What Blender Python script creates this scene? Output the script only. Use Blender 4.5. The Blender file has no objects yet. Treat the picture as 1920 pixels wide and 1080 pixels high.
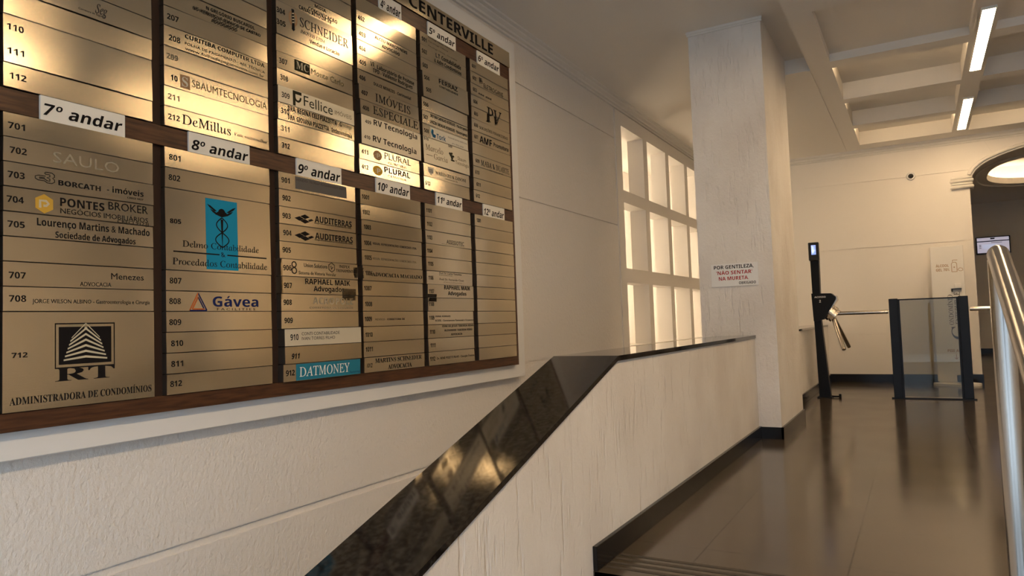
import bpy, math, random, unicodedata
from mathutils import Vector, Matrix

random.seed(7)
S = 0.9                                   # metres per layout unit (layout origin: eye point of the photographer, z=-1 is the hall floor)
SC = bpy.context.scene
COL = SC.collection

def W(v):
    return Vector((S * v[0], S * v[1], S * (v[2] + 1.0)))

# ------------------------------------------------------------------ camera
cam_data = bpy.data.cameras.new('camera')
cam_data.sensor_width = 36.0
cam_data.lens = 1336.0 / 1920.0 * 36.0
cam_data.clip_start = 0.02
cam = bpy.data.objects.new('camera', cam_data)
COL.objects.link(cam)
_yaw, _pitch, _roll = 0.517712, 0.051449, -0.0340364
_f = Vector((-math.sin(_yaw) * math.cos(_pitch), math.cos(_yaw) * math.cos(_pitch), math.sin(_pitch)))
_r = Vector((math.cos(_yaw), math.sin(_yaw), 0.0))
_u = _r.cross(_f)
_r2 = math.cos(_roll) * _r + math.sin(_roll) * _u
_u2 = -math.sin(_roll) * _r + math.cos(_roll) * _u
M = Matrix((_r2, _u2, -_f)).transposed().to_4x4()
M.translation = W((0, 0, 0))
cam.matrix_world = M
SC.camera = cam

# ------------------------------------------------------------------ world, daylight, exposure
world = bpy.data.worlds.new('daylight')
SC.world = world
world.use_nodes = True
_bg = world.node_tree.nodes['Background']
_bg.inputs['Color'].default_value = (0.62, 0.80, 1.0, 1)
_bg.inputs['Strength'].default_value = 5.6
SC.view_settings.view_transform = 'Standard'
SC.view_settings.look = 'None'
SC.view_settings.gamma = 1.0
SC.view_settings.use_curve_mapping = False
SC.view_settings.exposure = 0.45
LAMP_STRENGTH = 68.0
LAMP_COLOR = (1.0, 0.70, 0.40)
NICHE_POWER = 22.0
BACKROOM_POWER = 12.0

def portal(name, loc, rot, sx, sy):        # tells the renderer where the sky enters through the entrance opening
    l = bpy.data.lights.new(name, 'AREA'); l.shape = 'RECTANGLE'
    l.size = sx * S; l.size_y = sy * S
    l.cycles.is_portal = True
    o = bpy.data.objects.new(name, l); COL.objects.link(o)
    o.location = W(loc); o.rotation_euler = rot
    return o
portal('entrance_daylight', (0.55, -3.95, -0.2), (math.radians(90), 0, 0), 6.6, 3.2)

# ------------------------------------------------------------------ materials
MATS = {}
def mat(name, color, rough=0.6, metal=0.0, spec=0.5):
    m = bpy.data.materials.new(name); m.use_nodes = True
    b = m.node_tree.nodes['Principled BSDF']
    b.inputs['Base Color'].default_value = (*color, 1)
    b.inputs['Roughness'].default_value = rough
    b.inputs['Metallic'].default_value = metal
    b.inputs['Specular IOR Level'].default_value = spec
    MATS[name] = m
    return m
def nodes(m): return m.node_tree.nodes, m.node_tree.links, m.node_tree.nodes['Principled BSDF']
def bump(m, scale, stretch, strength, dist, detail=4.0, rough=0.55, second=None, lo=None, hi=None):
    n, l, b = nodes(m)
    g = n.new('ShaderNodeNewGeometry')
    mp = n.new('ShaderNodeMapping'); mp.inputs['Scale'].default_value = stretch
    t = n.new('ShaderNodeTexNoise'); t.inputs['Scale'].default_value = scale; t.inputs['Detail'].default_value = detail
    t.inputs['Roughness'].default_value = rough
    l.new(g.outputs['Position'], mp.inputs['Vector']); l.new(mp.outputs['Vector'], t.inputs['Vector'])
    out = t.outputs['Fac']
    if lo is not None:
        r = n.new('ShaderNodeMapRange'); r.inputs['From Min'].default_value = lo; r.inputs['From Max'].default_value = hi
        l.new(out, r.inputs['Value']); out = r.outputs['Result']
    if second:
        mp2 = n.new('ShaderNodeMapping'); mp2.inputs['Scale'].default_value = second[1]
        t2 = n.new('ShaderNodeTexNoise'); t2.inputs['Scale'].default_value = second[0]; t2.inputs['Detail'].default_value = 3
        l.new(g.outputs['Position'], mp2.inputs['Vector']); l.new(mp2.outputs['Vector'], t2.inputs['Vector'])
        r2 = n.new('ShaderNodeMapRange'); r2.inputs['From Min'].default_value = second[2]; r2.inputs['From Max'].default_value = second[3]
        l.new(t2.outputs['Fac'], r2.inputs['Value'])
        a = n.new('ShaderNodeMath'); a.operation = 'MULTIPLY_ADD'
        l.new(r2.outputs['Result'], a.inputs[0]); a.inputs[1].default_value = second[4]; l.new(out, a.inputs[2])
        out = a.outputs[0]
    bp = n.new('ShaderNodeBump'); bp.inputs['Strength'].default_value = strength; bp.inputs['Distance'].default_value = dist
    l.new(out, bp.inputs['Height']); l.new(bp.outputs['Normal'], b.inputs['Normal'])
def mottle(m, c1, c2, scale, stretch=(1, 1, 1), lo=0.35, hi=0.65, detail=5.0):
    n, l, b = nodes(m)
    g = n.new('ShaderNodeNewGeometry')
    mp = n.new('ShaderNodeMapping'); mp.inputs['Scale'].default_value = stretch
    t = n.new('ShaderNodeTexNoise'); t.inputs['Scale'].default_value = scale; t.inputs['Detail'].default_value = detail
    l.new(g.outputs['Position'], mp.inputs['Vector']); l.new(mp.outputs['Vector'], t.inputs['Vector'])
    r = n.new('ShaderNodeValToRGB')
    r.color_ramp.elements[0].position = lo; r.color_ramp.elements[0].color = (*c1, 1)
    r.color_ramp.elements[1].position = hi; r.color_ramp.elements[1].color = (*c2, 1)
    l.new(t.outputs['Fac'], r.inputs['Fac']); l.new(r.outputs['Color'], b.inputs['Base Color'])
    return r

PAINT = (0.84, 0.80, 0.75)
m = mat('stucco_wall', PAINT, 0.75, 0, 0.25); bump(m, 48, (1, 1, 0.75), 0.8, 0.012, 4, 0.6)
m = mat('smooth_wall', PAINT, 0.7, 0, 0.25); bump(m, 90, (1, 1, 1), 0.25, 0.002)
m = mat('grooved_stucco', (0.80, 0.76, 0.71), 0.6, 0, 0.35)
mottle(m, (0.74, 0.69, 0.64), (0.85, 0.815, 0.77), 2.2, (1, 1, 0.7), 0.3, 0.6, 8)
bump(m, 55, (1, 1, 0.8), 0.6, 0.008, 4, 0.6, second=(34, (1, 1, 0.16), 0.57, 0.70, -1.1))
m = mat('ceiling_paint', (0.84, 0.80, 0.74), 0.85, 0, 0.15); bump(m, 70, (1, 1, 1), 0.2, 0.002)
m = mat('trim_paint', (0.80, 0.77, 0.72), 0.6, 0, 0.3)
m = mat('white_panel', (0.86, 0.85, 0.83), 0.45, 0, 0.4)
m = mat('granite', (0.02, 0.018, 0.016), 0.06, 0, 0.6); mottle(m, (0.010, 0.008, 0.007), (0.040, 0.034, 0.028), 60, (1, 1, 1), 0.42, 0.68, 6)
m = mat('baseboard_stone', (0.012, 0.011, 0.011), 0.16, 0, 0.25)
m = mat('floor_strip', (0.05, 0.041, 0.031), 0.5, 0, 0.3)
m = mat('floor_tile', (0.05, 0.043, 0.036), 0.2, 0, 0.5)
m = mat('street_paving', (0.30, 0.29, 0.28), 0.8)
m = mat('sky_block_facade', (0.26, 0.25, 0.25), 0.8)
m = mat('wood', (0.09, 0.035, 0.015), 0.35, 0, 0.4); mottle(m, (0.040, 0.015, 0.007), (0.120, 0.048, 0.020), 22, (3, 0.35, 4), 0.3, 0.7, 6)
m = mat('groove_wood', (0.035, 0.016, 0.009), 0.5, 0, 0.3)
m = mat('plate_edge', (0.30, 0.27, 0.22), 0.4, 1.0)
m = mat('label_white', (0.90, 0.87, 0.79), 0.5)
m = mat('plate_white', (0.72, 0.66, 0.52), 0.38, 0.35)
m = mat('chrome', (0.56, 0.51, 0.44), 0.2, 1.0)
m = mat('rail_steel', (0.50, 0.47, 0.43), 0.20, 1.0); bump(m, 300, (1, 1, 0.06), 0.08, 0.0006)
m = mat('black_metal', (0.006, 0.0065, 0.008), 0.4, 0, 0.2)
m = mat('black_plastic', (0.012, 0.012, 0.013), 0.3, 0, 0.5)
m = mat('dark_alu', (0.006, 0.009, 0.016), 0.42, 0.0, 0.25)
m = mat('totem_white', (0.82, 0.80, 0.76), 0.45)
INK = dict(k=(0.010, 0.008, 0.008), g=(0.05, 0.04, 0.035), f=(0.36, 0.31, 0.22), o=(0.15, 0.12, 0.055), u=(0.20, 0.165, 0.11), h=(0.62, 0.55, 0.38),
           p=(0.70, 0.66, 0.55), d=(0.03, 0.028, 0.015), n=(0.012, 0.02, 0.10), w=(0.85, 0.86, 0.82), t=(0.012, 0.09, 0.19), b=(0.012, 0.27, 0.46),
           r=(0.42, 0.012, 0.012), y=(0.66, 0.40, 0.06), q=(0.50, 0.13, 0.03), e=(0.025, 0.20, 0.29), x=(0.13, 0.12, 0.11), c=(0.42, 0.26, 0.14))
for k, c in INK.items(): mat('ink_' + k, c, 0.7, 0, 0.12)

def plate_metal(name, c1, c2, rough):
    m = mat(name, c1, rough, 1.0)
    n, l, b = nodes(m)
    g = n.new('ShaderNodeNewGeometry')
    oi = n.new('ShaderNodeObjectInfo')
    mp = n.new('ShaderNodeMapping'); mp.inputs['Scale'].default_value = (1, 2.2, 260)
    t = n.new('ShaderNodeTexNoise'); t.inputs['Scale'].default_value = 3.0; t.inputs['Detail'].default_value = 4
    l.new(g.outputs['Position'], mp.inputs['Vector']); l.new(mp.outputs['Vector'], t.inputs['Vector'])
    t2 = n.new('ShaderNodeTexNoise'); t2.inputs['Scale'].default_value = 5.0; t2.inputs['Detail'].default_value = 5
    l.new(g.outputs['Position'], t2.inputs['Vector'])
    r = n.new('ShaderNodeMapRange'); r.inputs['To Min'].default_value = rough - 0.03; r.inputs['To Max'].default_value = rough + 0.04
    l.new(t2.outputs['Fac'], r.inputs['Value']); l.new(r.outputs['Result'], b.inputs['Roughness'])
    mx = n.new('ShaderNodeMix'); mx.data_type = 'RGBA'
    mx.inputs['A'].default_value = (*c1, 1); mx.inputs['B'].default_value = (*c2, 1)
    l.new(oi.outputs['Random'], mx.inputs['Factor']); l.new(mx.outputs['Result'], b.inputs['Base Color'])
    bp = n.new('ShaderNodeBump'); bp.inputs['Strength'].default_value = 0.10; bp.inputs['Distance'].default_value = 0.0005
    l.new(t.outputs['Fac'], bp.inputs['Height']); l.new(bp.outputs['Normal'], b.inputs['Normal'])
    gl = n.new('ShaderNodeBsdfGlossy'); gl.distribution = 'BECKMANN'
    l.new(r.outputs['Result'], gl.inputs['Roughness']); l.new(mx.outputs['Result'], gl.inputs['Color']); l.new(bp.outputs['Normal'], gl.inputs['Normal'])
    l.new(gl.outputs[0], n['Material Output'].inputs['Surface'])
plate_metal('brushed_steel', (0.68, 0.59, 0.43), (0.80, 0.70, 0.52), 0.21)

def emitter(name, color, strength):
    m = bpy.data.materials.new(name); m.use_nodes = True
    b = m.node_tree.nodes['Principled BSDF']
    b.inputs['Base Color'].default_value = (0.8, 0.8, 0.8, 1)
    b.inputs['Emission Color'].default_value = (*color, 1); b.inputs['Emission Strength'].default_value = strength
    MATS[name] = m

emitter('screen_lavender', (0.60, 0.56, 0.70), 0.42)
emitter('screen_blue', (0.04, 0.20, 0.70), 0.8)
emitter('screen_pale', (0.40, 0.65, 1.0), 0.8)

# floor tiles: 57 x 57 layout units grid, dark porcelain with fine joints
n, l, b = nodes(MATS['floor_tile'])
g = n.new('ShaderNodeNewGeometry'); mp = n.new('ShaderNodeMapping'); mp.vector_type = 'POINT'
mp.inputs['Location'].default_value = (0.293 * S, -3.13 * S, 0)
l.new(g.outputs['Position'], mp.inputs['Vector'])
br = n.new('ShaderNodeTexBrick'); br.offset = 0.0; br.squash = 1.0
br.inputs['Scale'].default_value = 1.0; br.inputs['Brick Width'].default_value = 0.571 * S; br.inputs['Row Height'].default_value = 0.571 * S
br.inputs['Mortar Size'].default_value = 0.003; br.inputs['Mortar Smooth'].default_value = 0.0
br.inputs['Color1'].default_value = (0.064, 0.050, 0.035, 1); br.inputs['Color2'].default_value = (0.058, 0.045, 0.032, 1); br.inputs['Mortar'].default_value = (0.015, 0.012, 0.010, 1)
l.new(mp.outputs['Vector'], br.inputs['Vector']); l.new(br.outputs['Color'], b.inputs['Base Color'])
t = n.new('ShaderNodeTexNoise'); t.inputs['Scale'].default_value = 3; t.inputs['Detail'].default_value = 6
r = n.new('ShaderNodeMapRange'); r.inputs['To Min'].default_value = 0.10; r.inputs['To Max'].default_value = 0.20
l.new(g.outputs['Position'], t.inputs['Vector']); l.new(t.outputs['Fac'], r.inputs['Value']); l.new(r.outputs['Result'], b.inputs['Roughness'])

def glass(name, color, alpha_mix, rough=0.02):
    m = bpy.data.materials.new(name); m.use_nodes = True
    n, l = m.node_tree.nodes, m.node_tree.links
    n.clear()
    out = n.new('ShaderNodeOutputMaterial'); tr = n.new('ShaderNodeBsdfTransparent'); gl = n.new('ShaderNodeBsdfGlossy')
    tr.inputs['Color'].default_value = (*color, 1); gl.inputs['Roughness'].default_value = rough
    fr = n.new('ShaderNodeFresnel'); fr.inputs['IOR'].default_value = 1.5
    ad = n.new('ShaderNodeMath'); ad.operation = 'ADD'; ad.inputs[1].default_value = alpha_mix
    mx = n.new('ShaderNodeMixShader')
    l.new(fr.outputs['Fac'], ad.inputs[0]); l.new(ad.outputs[0], mx.inputs['Fac']); l.new(tr.outputs[0], mx.inputs[1]); l.new(gl.outputs[0], mx.inputs[2]); l.new(mx.outputs[0], out.inputs['Surface'])
    MATS[name] = m
glass('gate_glass', (0.64, 0.62, 0.53), 0.005, 0.02)
glass('clear_tape', (0.95, 0.93, 0.88), 0.0, 0.12)

TEXTS = [
    ('109b', 'Seg', 'I', 'g', 1.5958, 1.6455, 1.2881, 0.0387),
    ('109b', 'Corretora de Seguros', 'R', 'g', 1.5317, 1.6354, 1.2784, 0.0074),
    ('702', 'SAULO', 'R', 'f', 1.4383, 1.6915, 0.6616, 0.0406),
    ('703', 'BORCATH', 'X', 'k', 1.4588, 1.6174, 0.5783, 0.0196),
    ('703', '- imóveis', 'B', 'k', 1.6421, 1.7951, 0.5801, 0.0233),
    ('703', 'CRECI 1827', 'B', 'k', 1.7255, 1.7932, 0.565, 0.0068),
    ('704', 'PONTES', 'B', 'k', 1.4654, 1.6319, 0.501, 0.0313),
    ('704', 'BROKER', 'R', 'k', 1.6485, 1.8147, 0.5105, 0.0315),
    ('704', 'NEGÓCIOS IMOBILIÁRIOS', 'R', 'k', 1.4661, 1.8144, 0.4737, 0.0196),
    ('704', 'CRECI 9173J', 'R', 'k', 1.6835, 1.8161, 0.4617, 0.0117),
    ('705', 'Lourenço Martins & Machado', 'B', 'k', 1.3846, 1.8232, 0.4195, 0.0274),
    ('705', 'Sociedade de Advogados', 'B', 'k', 1.4469, 1.7595, 0.3796, 0.0232),
    ('707', 'Menezes', 'M', 'k', 1.6596, 1.796, 0.2334, 0.0247),
    ('707', 'ADVOCACIA', 'M', 'k', 1.539, 1.6594, 0.2034, 0.0158),
    ('708', 'JORGE WILSON ALBINO - Gastroenterologia e Cirurgia', 'M', 'k', 1.3694, 1.8208, 0.1362, 0.0149),
    ('712', '712', 'X', 'k', 1.3036, 1.3551, -0.0573, 0.0181),
    ('712', 'RT', 'S', 'k', 1.4486, 1.6717, -0.1522, 0.0486),
    ('712', 'ADMINISTRADORA DE CONDOMÍNIOS', 'S', 'k', 1.2974, 1.8251, -0.2227, 0.0259),
    ('206', 'N GREGÓRIO BUSCARIOL', 'B', 'k', 2.1096, 2.3852, 1.4946, 0.0159),
    ('207', 'US HENRIQUE BIANCO DE CASTRO', 'B', 'k', 2.0417, 2.4205, 1.4705, 0.0142),
    ('207', 'ADVOGADOS', 'B', 'k', 2.1391, 2.2781, 1.4477, 0.016),
    ('208', 'CURITIBA COMPUTER LTDA', 'B', 'k', 1.996, 2.4413, 1.3211, 0.0188),
    ('208', 'FOLHA DE PAGAMENTO - ASS. TÉCNICA', 'R', 'k', 1.9956, 2.4436, 1.2918, 0.0118),
    ('208', 'www.folhadepagamento.com.br', 'R', 'k', 1.9954, 2.4402, 1.2688, 0.0139),
    ('210', '10', 'B', 'k', 1.9266, 1.9598, 1.1129, 0.0245),
    ('210', 'S', 'S', 'p', 1.9814, 2.0117, 1.1024, 0.0414),
    ('210', 'SBAUMTECNOLOGIA', 'L', 'o', 2.0333, 2.4533, 1.1113, 0.0336),
    ('212', 'DeMillus', 's', 'k', 1.9779, 2.2304, 0.9317, 0.0425),
    ('212', 'Veste muito melhor', 's', 'g', 2.2494, 2.4498, 0.938, 0.0147),
    ('805', '805', 'X', 'k', 1.9166, 1.9697, 0.486, 0.0199),
    ('805', 'Delmo Contabilidade', 's', 'k', 1.9745, 2.3867, 0.3883, 0.0276),
    ('805', '&', 's', 'k', 2.1708, 2.1945, 0.3557, 0.0223),
    ('805', 'Procedados Contabilidade', 's', 'k', 1.9262, 2.4353, 0.3083, 0.0292),
    ('808', 'Gávea', 'B', 'n', 2.1262, 2.3816, 0.1276, 0.046),
    ('808', 'F A C I L I T I E S', 'R', 'g', 2.149, 2.3625, 0.1112, 0.0099),
    ('303', 'MÍDIA', 'B', 'k', 2.7945, 2.8781, 1.7636, 0.0184),
    ('303', 'COMUNICAÇÃO', 'B', 'k', 2.7471, 2.9665, 1.7304, 0.02),
    ('303', 'CANAL ALTO DA XV', 'B', 'k', 2.6792, 2.9209, 1.7138, 0.0206),
    ('304', '304', 'B', 'k', 2.5229, 2.5789, 1.6379, 0.0275),
    ('304', '305', 'B', 'k', 2.5215, 2.5797, 1.5753, 0.0274),
    ('304', 'SCHNEIDER', 's', 'g', 2.6791, 3.0464, 1.6166, 0.049),
    ('304', 'IMOVEIS LTDA', 'J', 'g', 2.6817, 2.8568, 1.5822, 0.0178),
    ('304', 'Vendas e Locação', 'B', 'k', 2.7447, 2.9701, 1.5475, 0.0208),
    ('307', 'MC', 'S', 'h', 2.6483, 2.7333, 1.3802, 0.0395),
    ('307', 'Monte Carlo', 'M', 'o', 2.7521, 3.0043, 1.3802, 0.0315),
    ('309', 'Fellice', 'M', 'd', 2.6926, 2.9057, 1.1916, 0.0547),
    ('309', 'IMÓVEIS', 'L', 'o', 2.9224, 3.0587, 1.2019, 0.0223),
    ('310', 'DRA. REGINA CELI PIAZZETTA - G', 'B', 'k', 2.584, 2.9747, 1.1411, 0.0257),
    ('310', 'inecologia', 'R', 'f', 2.9775, 3.061, 1.1472, 0.0234),
    ('310', 'DRA. GIOVANA PIAZZETTA - Endocrinologia', 'B', 'k', 2.5829, 3.0593, 1.094, 0.0257),
    ('901', 'VENDO: 70,95m² C/GARAGEM INFO:', 'R', 'g', 2.6328, 3.0068, 0.7842, 0.012),
    ('903', 'AUDITERRAS', 'X', 'k', 2.7586, 3.0459, 0.5803, 0.0335),
    ('903', 'Empreendimentos Imobiliários Ltda.', 'B', 'k', 2.7569, 3.0456, 0.5723, 0.0067),
    ('904', 'AUDITERRAS', 'X', 'k', 2.7608, 3.0515, 0.4917, 0.0334),
    ('904', 'Empreendimentos Imobiliários Ltda.', 'B', 'k', 2.759, 3.0513, 0.4837, 0.0067),
    ('906', 'Union Solutions', 'M', 'k', 2.6717, 2.8403, 0.3363, 0.0206),
    ('906', 'INSPEX', 'R', 'k', 2.9341, 3.0181, 0.3458, 0.0161),
    ('906', 'TREINAMENTOS', 'R', 'k', 2.906, 3.0716, 0.3215, 0.016),
    ('906', 'Sistema de Vistoria Veicular', 'M', 'k', 2.6351, 2.9053, 0.2968, 0.0172),
    ('907', 'RAPHAEL MAIK', 'B', 'k', 2.6838, 3.0183, 0.2481, 0.0293),
    ('907', 'Advogados', 'B', 'k', 2.7414, 2.9707, 0.2116, 0.0274),
    ('908', 'ACROPOLE', 'B', 'f', 2.7322, 3.0402, 0.1436, 0.035),
    ('908', 'CORRETORA DE SEGUROS', 'B', 'f', 2.7095, 3.0394, 0.1195, 0.0098),
    ('910', '910', 'B', 'k', 2.562, 2.6157, -0.0408, 0.0302),
    ('910', 'CONTI CONTABILIDADE', 'M', 'k', 2.6373, 2.9118, -0.018, 0.0159),
    ('910', 'IVAN TORRES FILHO', 'M', 'k', 2.6381, 2.8762, -0.0425, 0.0159),
    ('911', '911', 'BI', 'k', 2.5666, 2.6204, -0.1349, 0.0271),
    ('912', '912', 'B', 'k', 2.5364, 2.5907, -0.2178, 0.0278),
    ('912', 'DATMONEY', 's', 'w', 2.6223, 2.9915, -0.2278, 0.0484),
    ('912', 'factoring', 'R', 'n', 2.9945, 3.0754, -0.2369, 0.0114),
    ('403', 'ALCEU MARCZYNSKI', 'B', 'k', 3.2846, 3.5998, 1.7568, 0.0189),
    ('403', 'ADVOGADO', 'B', 'k', 3.3489, 3.5207, 1.7208, 0.0191),
    ('405', 'VR', 'L', 'k', 3.2379, 3.2779, 1.5718, 0.0306),
    ('405', 'Laboratório de Prótese', 'B', 'k', 3.2974, 3.6641, 1.5723, 0.0244),
    ('405', 'TPD - Valdemir Rodrigues', 'B', 'k', 3.2608, 3.646, 1.5429, 0.0242),
    ('406', 'DULCE MENEZES - Cerimonial', 'B', 'k', 3.2709, 3.6279, 1.4665, 0.0187),
    ('407', 'IMÓVEIS', 's', 'k', 3.2753, 3.6144, 1.3678, 0.0493),
    ('408', 'ESPECIALE', 's', 'k', 3.2483, 3.6854, 1.2853, 0.0489),
    ('409', '409', 'B', 'k', 3.1705, 3.2219, 1.2113, 0.0203),
    ('409', '410', 'B', 'k', 3.1596, 3.2108, 1.1181, 0.0202),
    ('409', 'RV Tecnologia', 'B', 'k', 3.2442, 3.6672, 1.2144, 0.0347),
    ('409', 'RV Tecnologia', 'B', 'k', 3.2343, 3.6554, 1.1158, 0.0345),
    ('411', ':P', 'B', 'h', 3.2581, 3.3064, 1.0242, 0.0281),
    ('411', 'PLURAL', 'M', 'u', 3.3478, 3.6055, 1.0324, 0.0385),
    ('411', 'CURITIBA', 'R', 'u', 3.3768, 3.559, 1.006, 0.0133),
    ('412', ':P', 'B', 'p', 3.2579, 3.3095, 0.932, 0.0302),
    ('412', 'PLURAL', 'B', 'k', 3.3447, 3.5965, 0.95, 0.0351),
    ('412', 'CURITIBA', 'R', 'g', 3.3737, 3.5556, 0.9254, 0.0132),
    ('1004', 'VISUAL REPRESENTAÇÕES COMERCIAIS LTDA.', 'B', 'g', 3.2228, 3.6442, 0.4997, 0.0126),
    ('1005', 'VISUAL REPRESENTAÇÕES COMERCIAIS LTDA.', 'B', 'u', 3.2196, 3.6403, 0.4108, 0.0125),
    ('1006', 'ADVOCACIA MACHADO', 'S', 'k', 3.2092, 3.6885, 0.3118, 0.0226),
    ('1009', 'KEVIOS', 'B', 'u', 3.2321, 3.3188, 0.0524, 0.0113),
    ('1009', '- CORRETORA DE', 'B', 'k', 3.3276, 3.5076, 0.0525, 0.0115),
    ('1012', '1012', 'I', 'k', 3.1472, 3.1936, -0.2183, 0.0242),
    ('1012', 'MARTINS SCHNEIDER', 'S', 'k', 3.2197, 3.6655, -0.1964, 0.0257),
    ('1012', 'ADVOCACIA', 'S', 'k', 3.3341, 3.5606, -0.2392, 0.0263),
    ('board', 'CENTERVILLE', 'B', 'k', 3.635, 4.685, 2.0645, 0.0668),
    ('501', 'Psicóloga Clínica - Psicanálise', 'M', 'k', 3.8389, 4.144, 1.9518, 0.009),
    ('501', 'Psicóloga Clínica', 'R', 'u', 3.8398, 4.0692, 1.9236, 0.009),
    ('501', 'Psicóloga Clínica - Psicanálise', 'R', 'u', 3.8384, 4.1783, 1.8925, 0.009),
    ('502', 'L.T. Contabilidade', 'B', 'k', 3.9124, 4.2195, 1.8379, 0.0293),
    ('502', '& Adm Condominios', 'B', 'k', 3.8934, 4.2238, 1.7992, 0.0264),
    ('504', '504', 'B', 'k', 3.7699, 3.8246, 1.6463, 0.027),
    ('504', '505', 'B', 'k', 3.7858, 3.8376, 1.5674, 0.027),
    ('504', 'FERRAZ', 'B', 'k', 3.9325, 4.1598, 1.6621, 0.032),
    ('504', 'CONTABILIDADE', 'B', 'k', 3.9346, 4.1621, 1.6353, 0.0139),
    ('602', 'ELETROGANS', 'M', 'k', 4.5345, 4.8236, 1.7997, 0.034),
    ('507', 'INDYARA CARVALHO RODRIGUES - Psicoterapeuta', 'B', 'k', 3.8367, 4.2863, 1.4085, 0.0204),
    ('507', 'LARIZZA CARVALHO RODRIGUES - Psicoterapeuta', 'B', 'k', 3.8321, 4.284, 1.3664, 0.0203),
    ('508', 'Tork', 'B', 't', 3.8976, 4.0058, 1.2727, 0.0345),
    ('508', 'TRANSPORTES ESPECIAIS', 'R', 'g', 4.0318, 4.2776, 1.3079, 0.0092),
    ('508', '(41) 3022-2020', 'R', 'g', 4.0805, 4.2264, 1.2738, 0.0093),
    ('510', '510', 'B', 'k', 3.7527, 3.8022, 1.2372, 0.0176),
    ('510', '509', 'B', 'k', 4.0285, 4.0759, 1.2424, 0.0168),
    ('510', 'Marcelo', 's', 'o', 3.7666, 3.9615, 1.1721, 0.0399),
    ('510', 'Garcia', 's', 'o', 3.854, 4.0125, 1.1252, 0.0365),
    ('510', 'Sbaum', 'M', 'o', 4.1382, 4.2469, 1.1716, 0.0256),
    ('510', 'Tecnologia', 'M', 'o', 4.1069, 4.2806, 1.1381, 0.0254),
    ('511', 'MATIENZO & ZANONI', 's', 'g', 3.879, 4.2466, 1.0284, 0.0219),
    ('511', 'ADVOCACIA', 'R', 'u', 3.9883, 4.1399, 1.0099, 0.0074),
    ('604', 'PV', 's', 'k', 4.5638, 4.7811, 1.5491, 0.1132),
    ('606', 'SOLUÇÕES FINANCEIRAS', 's', 'g', 4.4515, 4.8684, 1.4664, 0.02),
    ('607', 'AMF', 'X', 'k', 4.4521, 4.6266, 1.3655, 0.0489),
    ('607', 'Promotora', 'B', 'g', 4.6533, 4.8772, 1.3732, 0.0308),
    ('609', 'MABA & DUARTE', 's', 'g', 4.4549, 4.878, 1.1903, 0.0414),
    ('609', 'ADVOGADOS', 'R', 'u', 4.566, 4.7745, 1.1676, 0.0101),
    ('1103', 'ASSESSOTEC', 'M', 'g', 3.9818, 4.1942, 0.5657, 0.0266),
    ('1106', 'Prof. Dr. Carlos Yamashita', 'M', 'g', 3.8892, 4.155, 0.355, 0.0124),
    ('1106', 'Periodontia', 'R', 'u', 3.8887, 4.0407, 0.3448, 0.0068),
    ('1106', 'Prof. Dr. Fernando Cesar', 'M', 'g', 3.8911, 4.1846, 0.3145, 0.0124),
    ('1106', 'Ortodontia', 'R', 'u', 3.9387, 4.1625, 0.2982, 0.0068),
    ('1107', 'RAPHAEL MAIK', 'B', 'k', 3.9267, 4.2458, 0.2525, 0.0272),
    ('1107', 'Advogados', 'B', 'k', 3.9699, 4.1941, 0.2149, 0.0251),
    ('1109', 'DURVAL RODRIGUES', 'B', 'g', 3.8278, 4.0001, 0.067, 0.01),
    ('1109', 'ROSFIL - Gerenciamento Patrimonial e Orçamentos', 'M', 'k', 3.8264, 4.2929, 0.0382, 0.0122),
    ('1110', 'OSNI DE JESUS TABORDA RIBAS', 'B', 'k', 3.8986, 4.2862, -0.0008, 0.0134),
    ('1110', 'ALEXANDRE TABORDA RIBAS', 'B', 'k', 3.9223, 4.267, -0.0293, 0.0135),
    ('1110', 'ADVOCACIA', 'B', 'k', 3.9996, 4.1368, -0.0575, 0.0136),
    ('1112', 'Dr. RENÉ PISSETTI FILHO - Cirurgião Dentista', 'M', 'k', 3.8311, 4.2851, -0.2123, 0.0143),
]
HEADINGS = {7: [1.3965, 1.7186, 1.4058, 1.708, 0.8339, 0.0436], 8: [2.0111, 2.3412, 2.0237, 2.3324, 0.8271, 0.0456], 9: [2.6418, 2.971, 2.648, 2.9617, 0.8259, 0.0504], 10: [3.2668, 3.5903, 3.2795, 3.5791, 0.8304, 0.0491], 11: [3.8736, 4.1872, 3.8858, 4.1782, 0.835, 0.0436], 12: [4.47, 4.7781, 4.4778, 4.7665, 0.8248, 0.0483], 4: [3.3351, 3.5508, 3.345, 3.5399, 1.9732, 0.051], 5: [3.8364, 4.1662, 3.8425, 4.1518, 1.9815, 0.0456], 6: [4.4542, 4.7796, 4.4618, 4.7652, 1.9836, 0.0477]}
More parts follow.
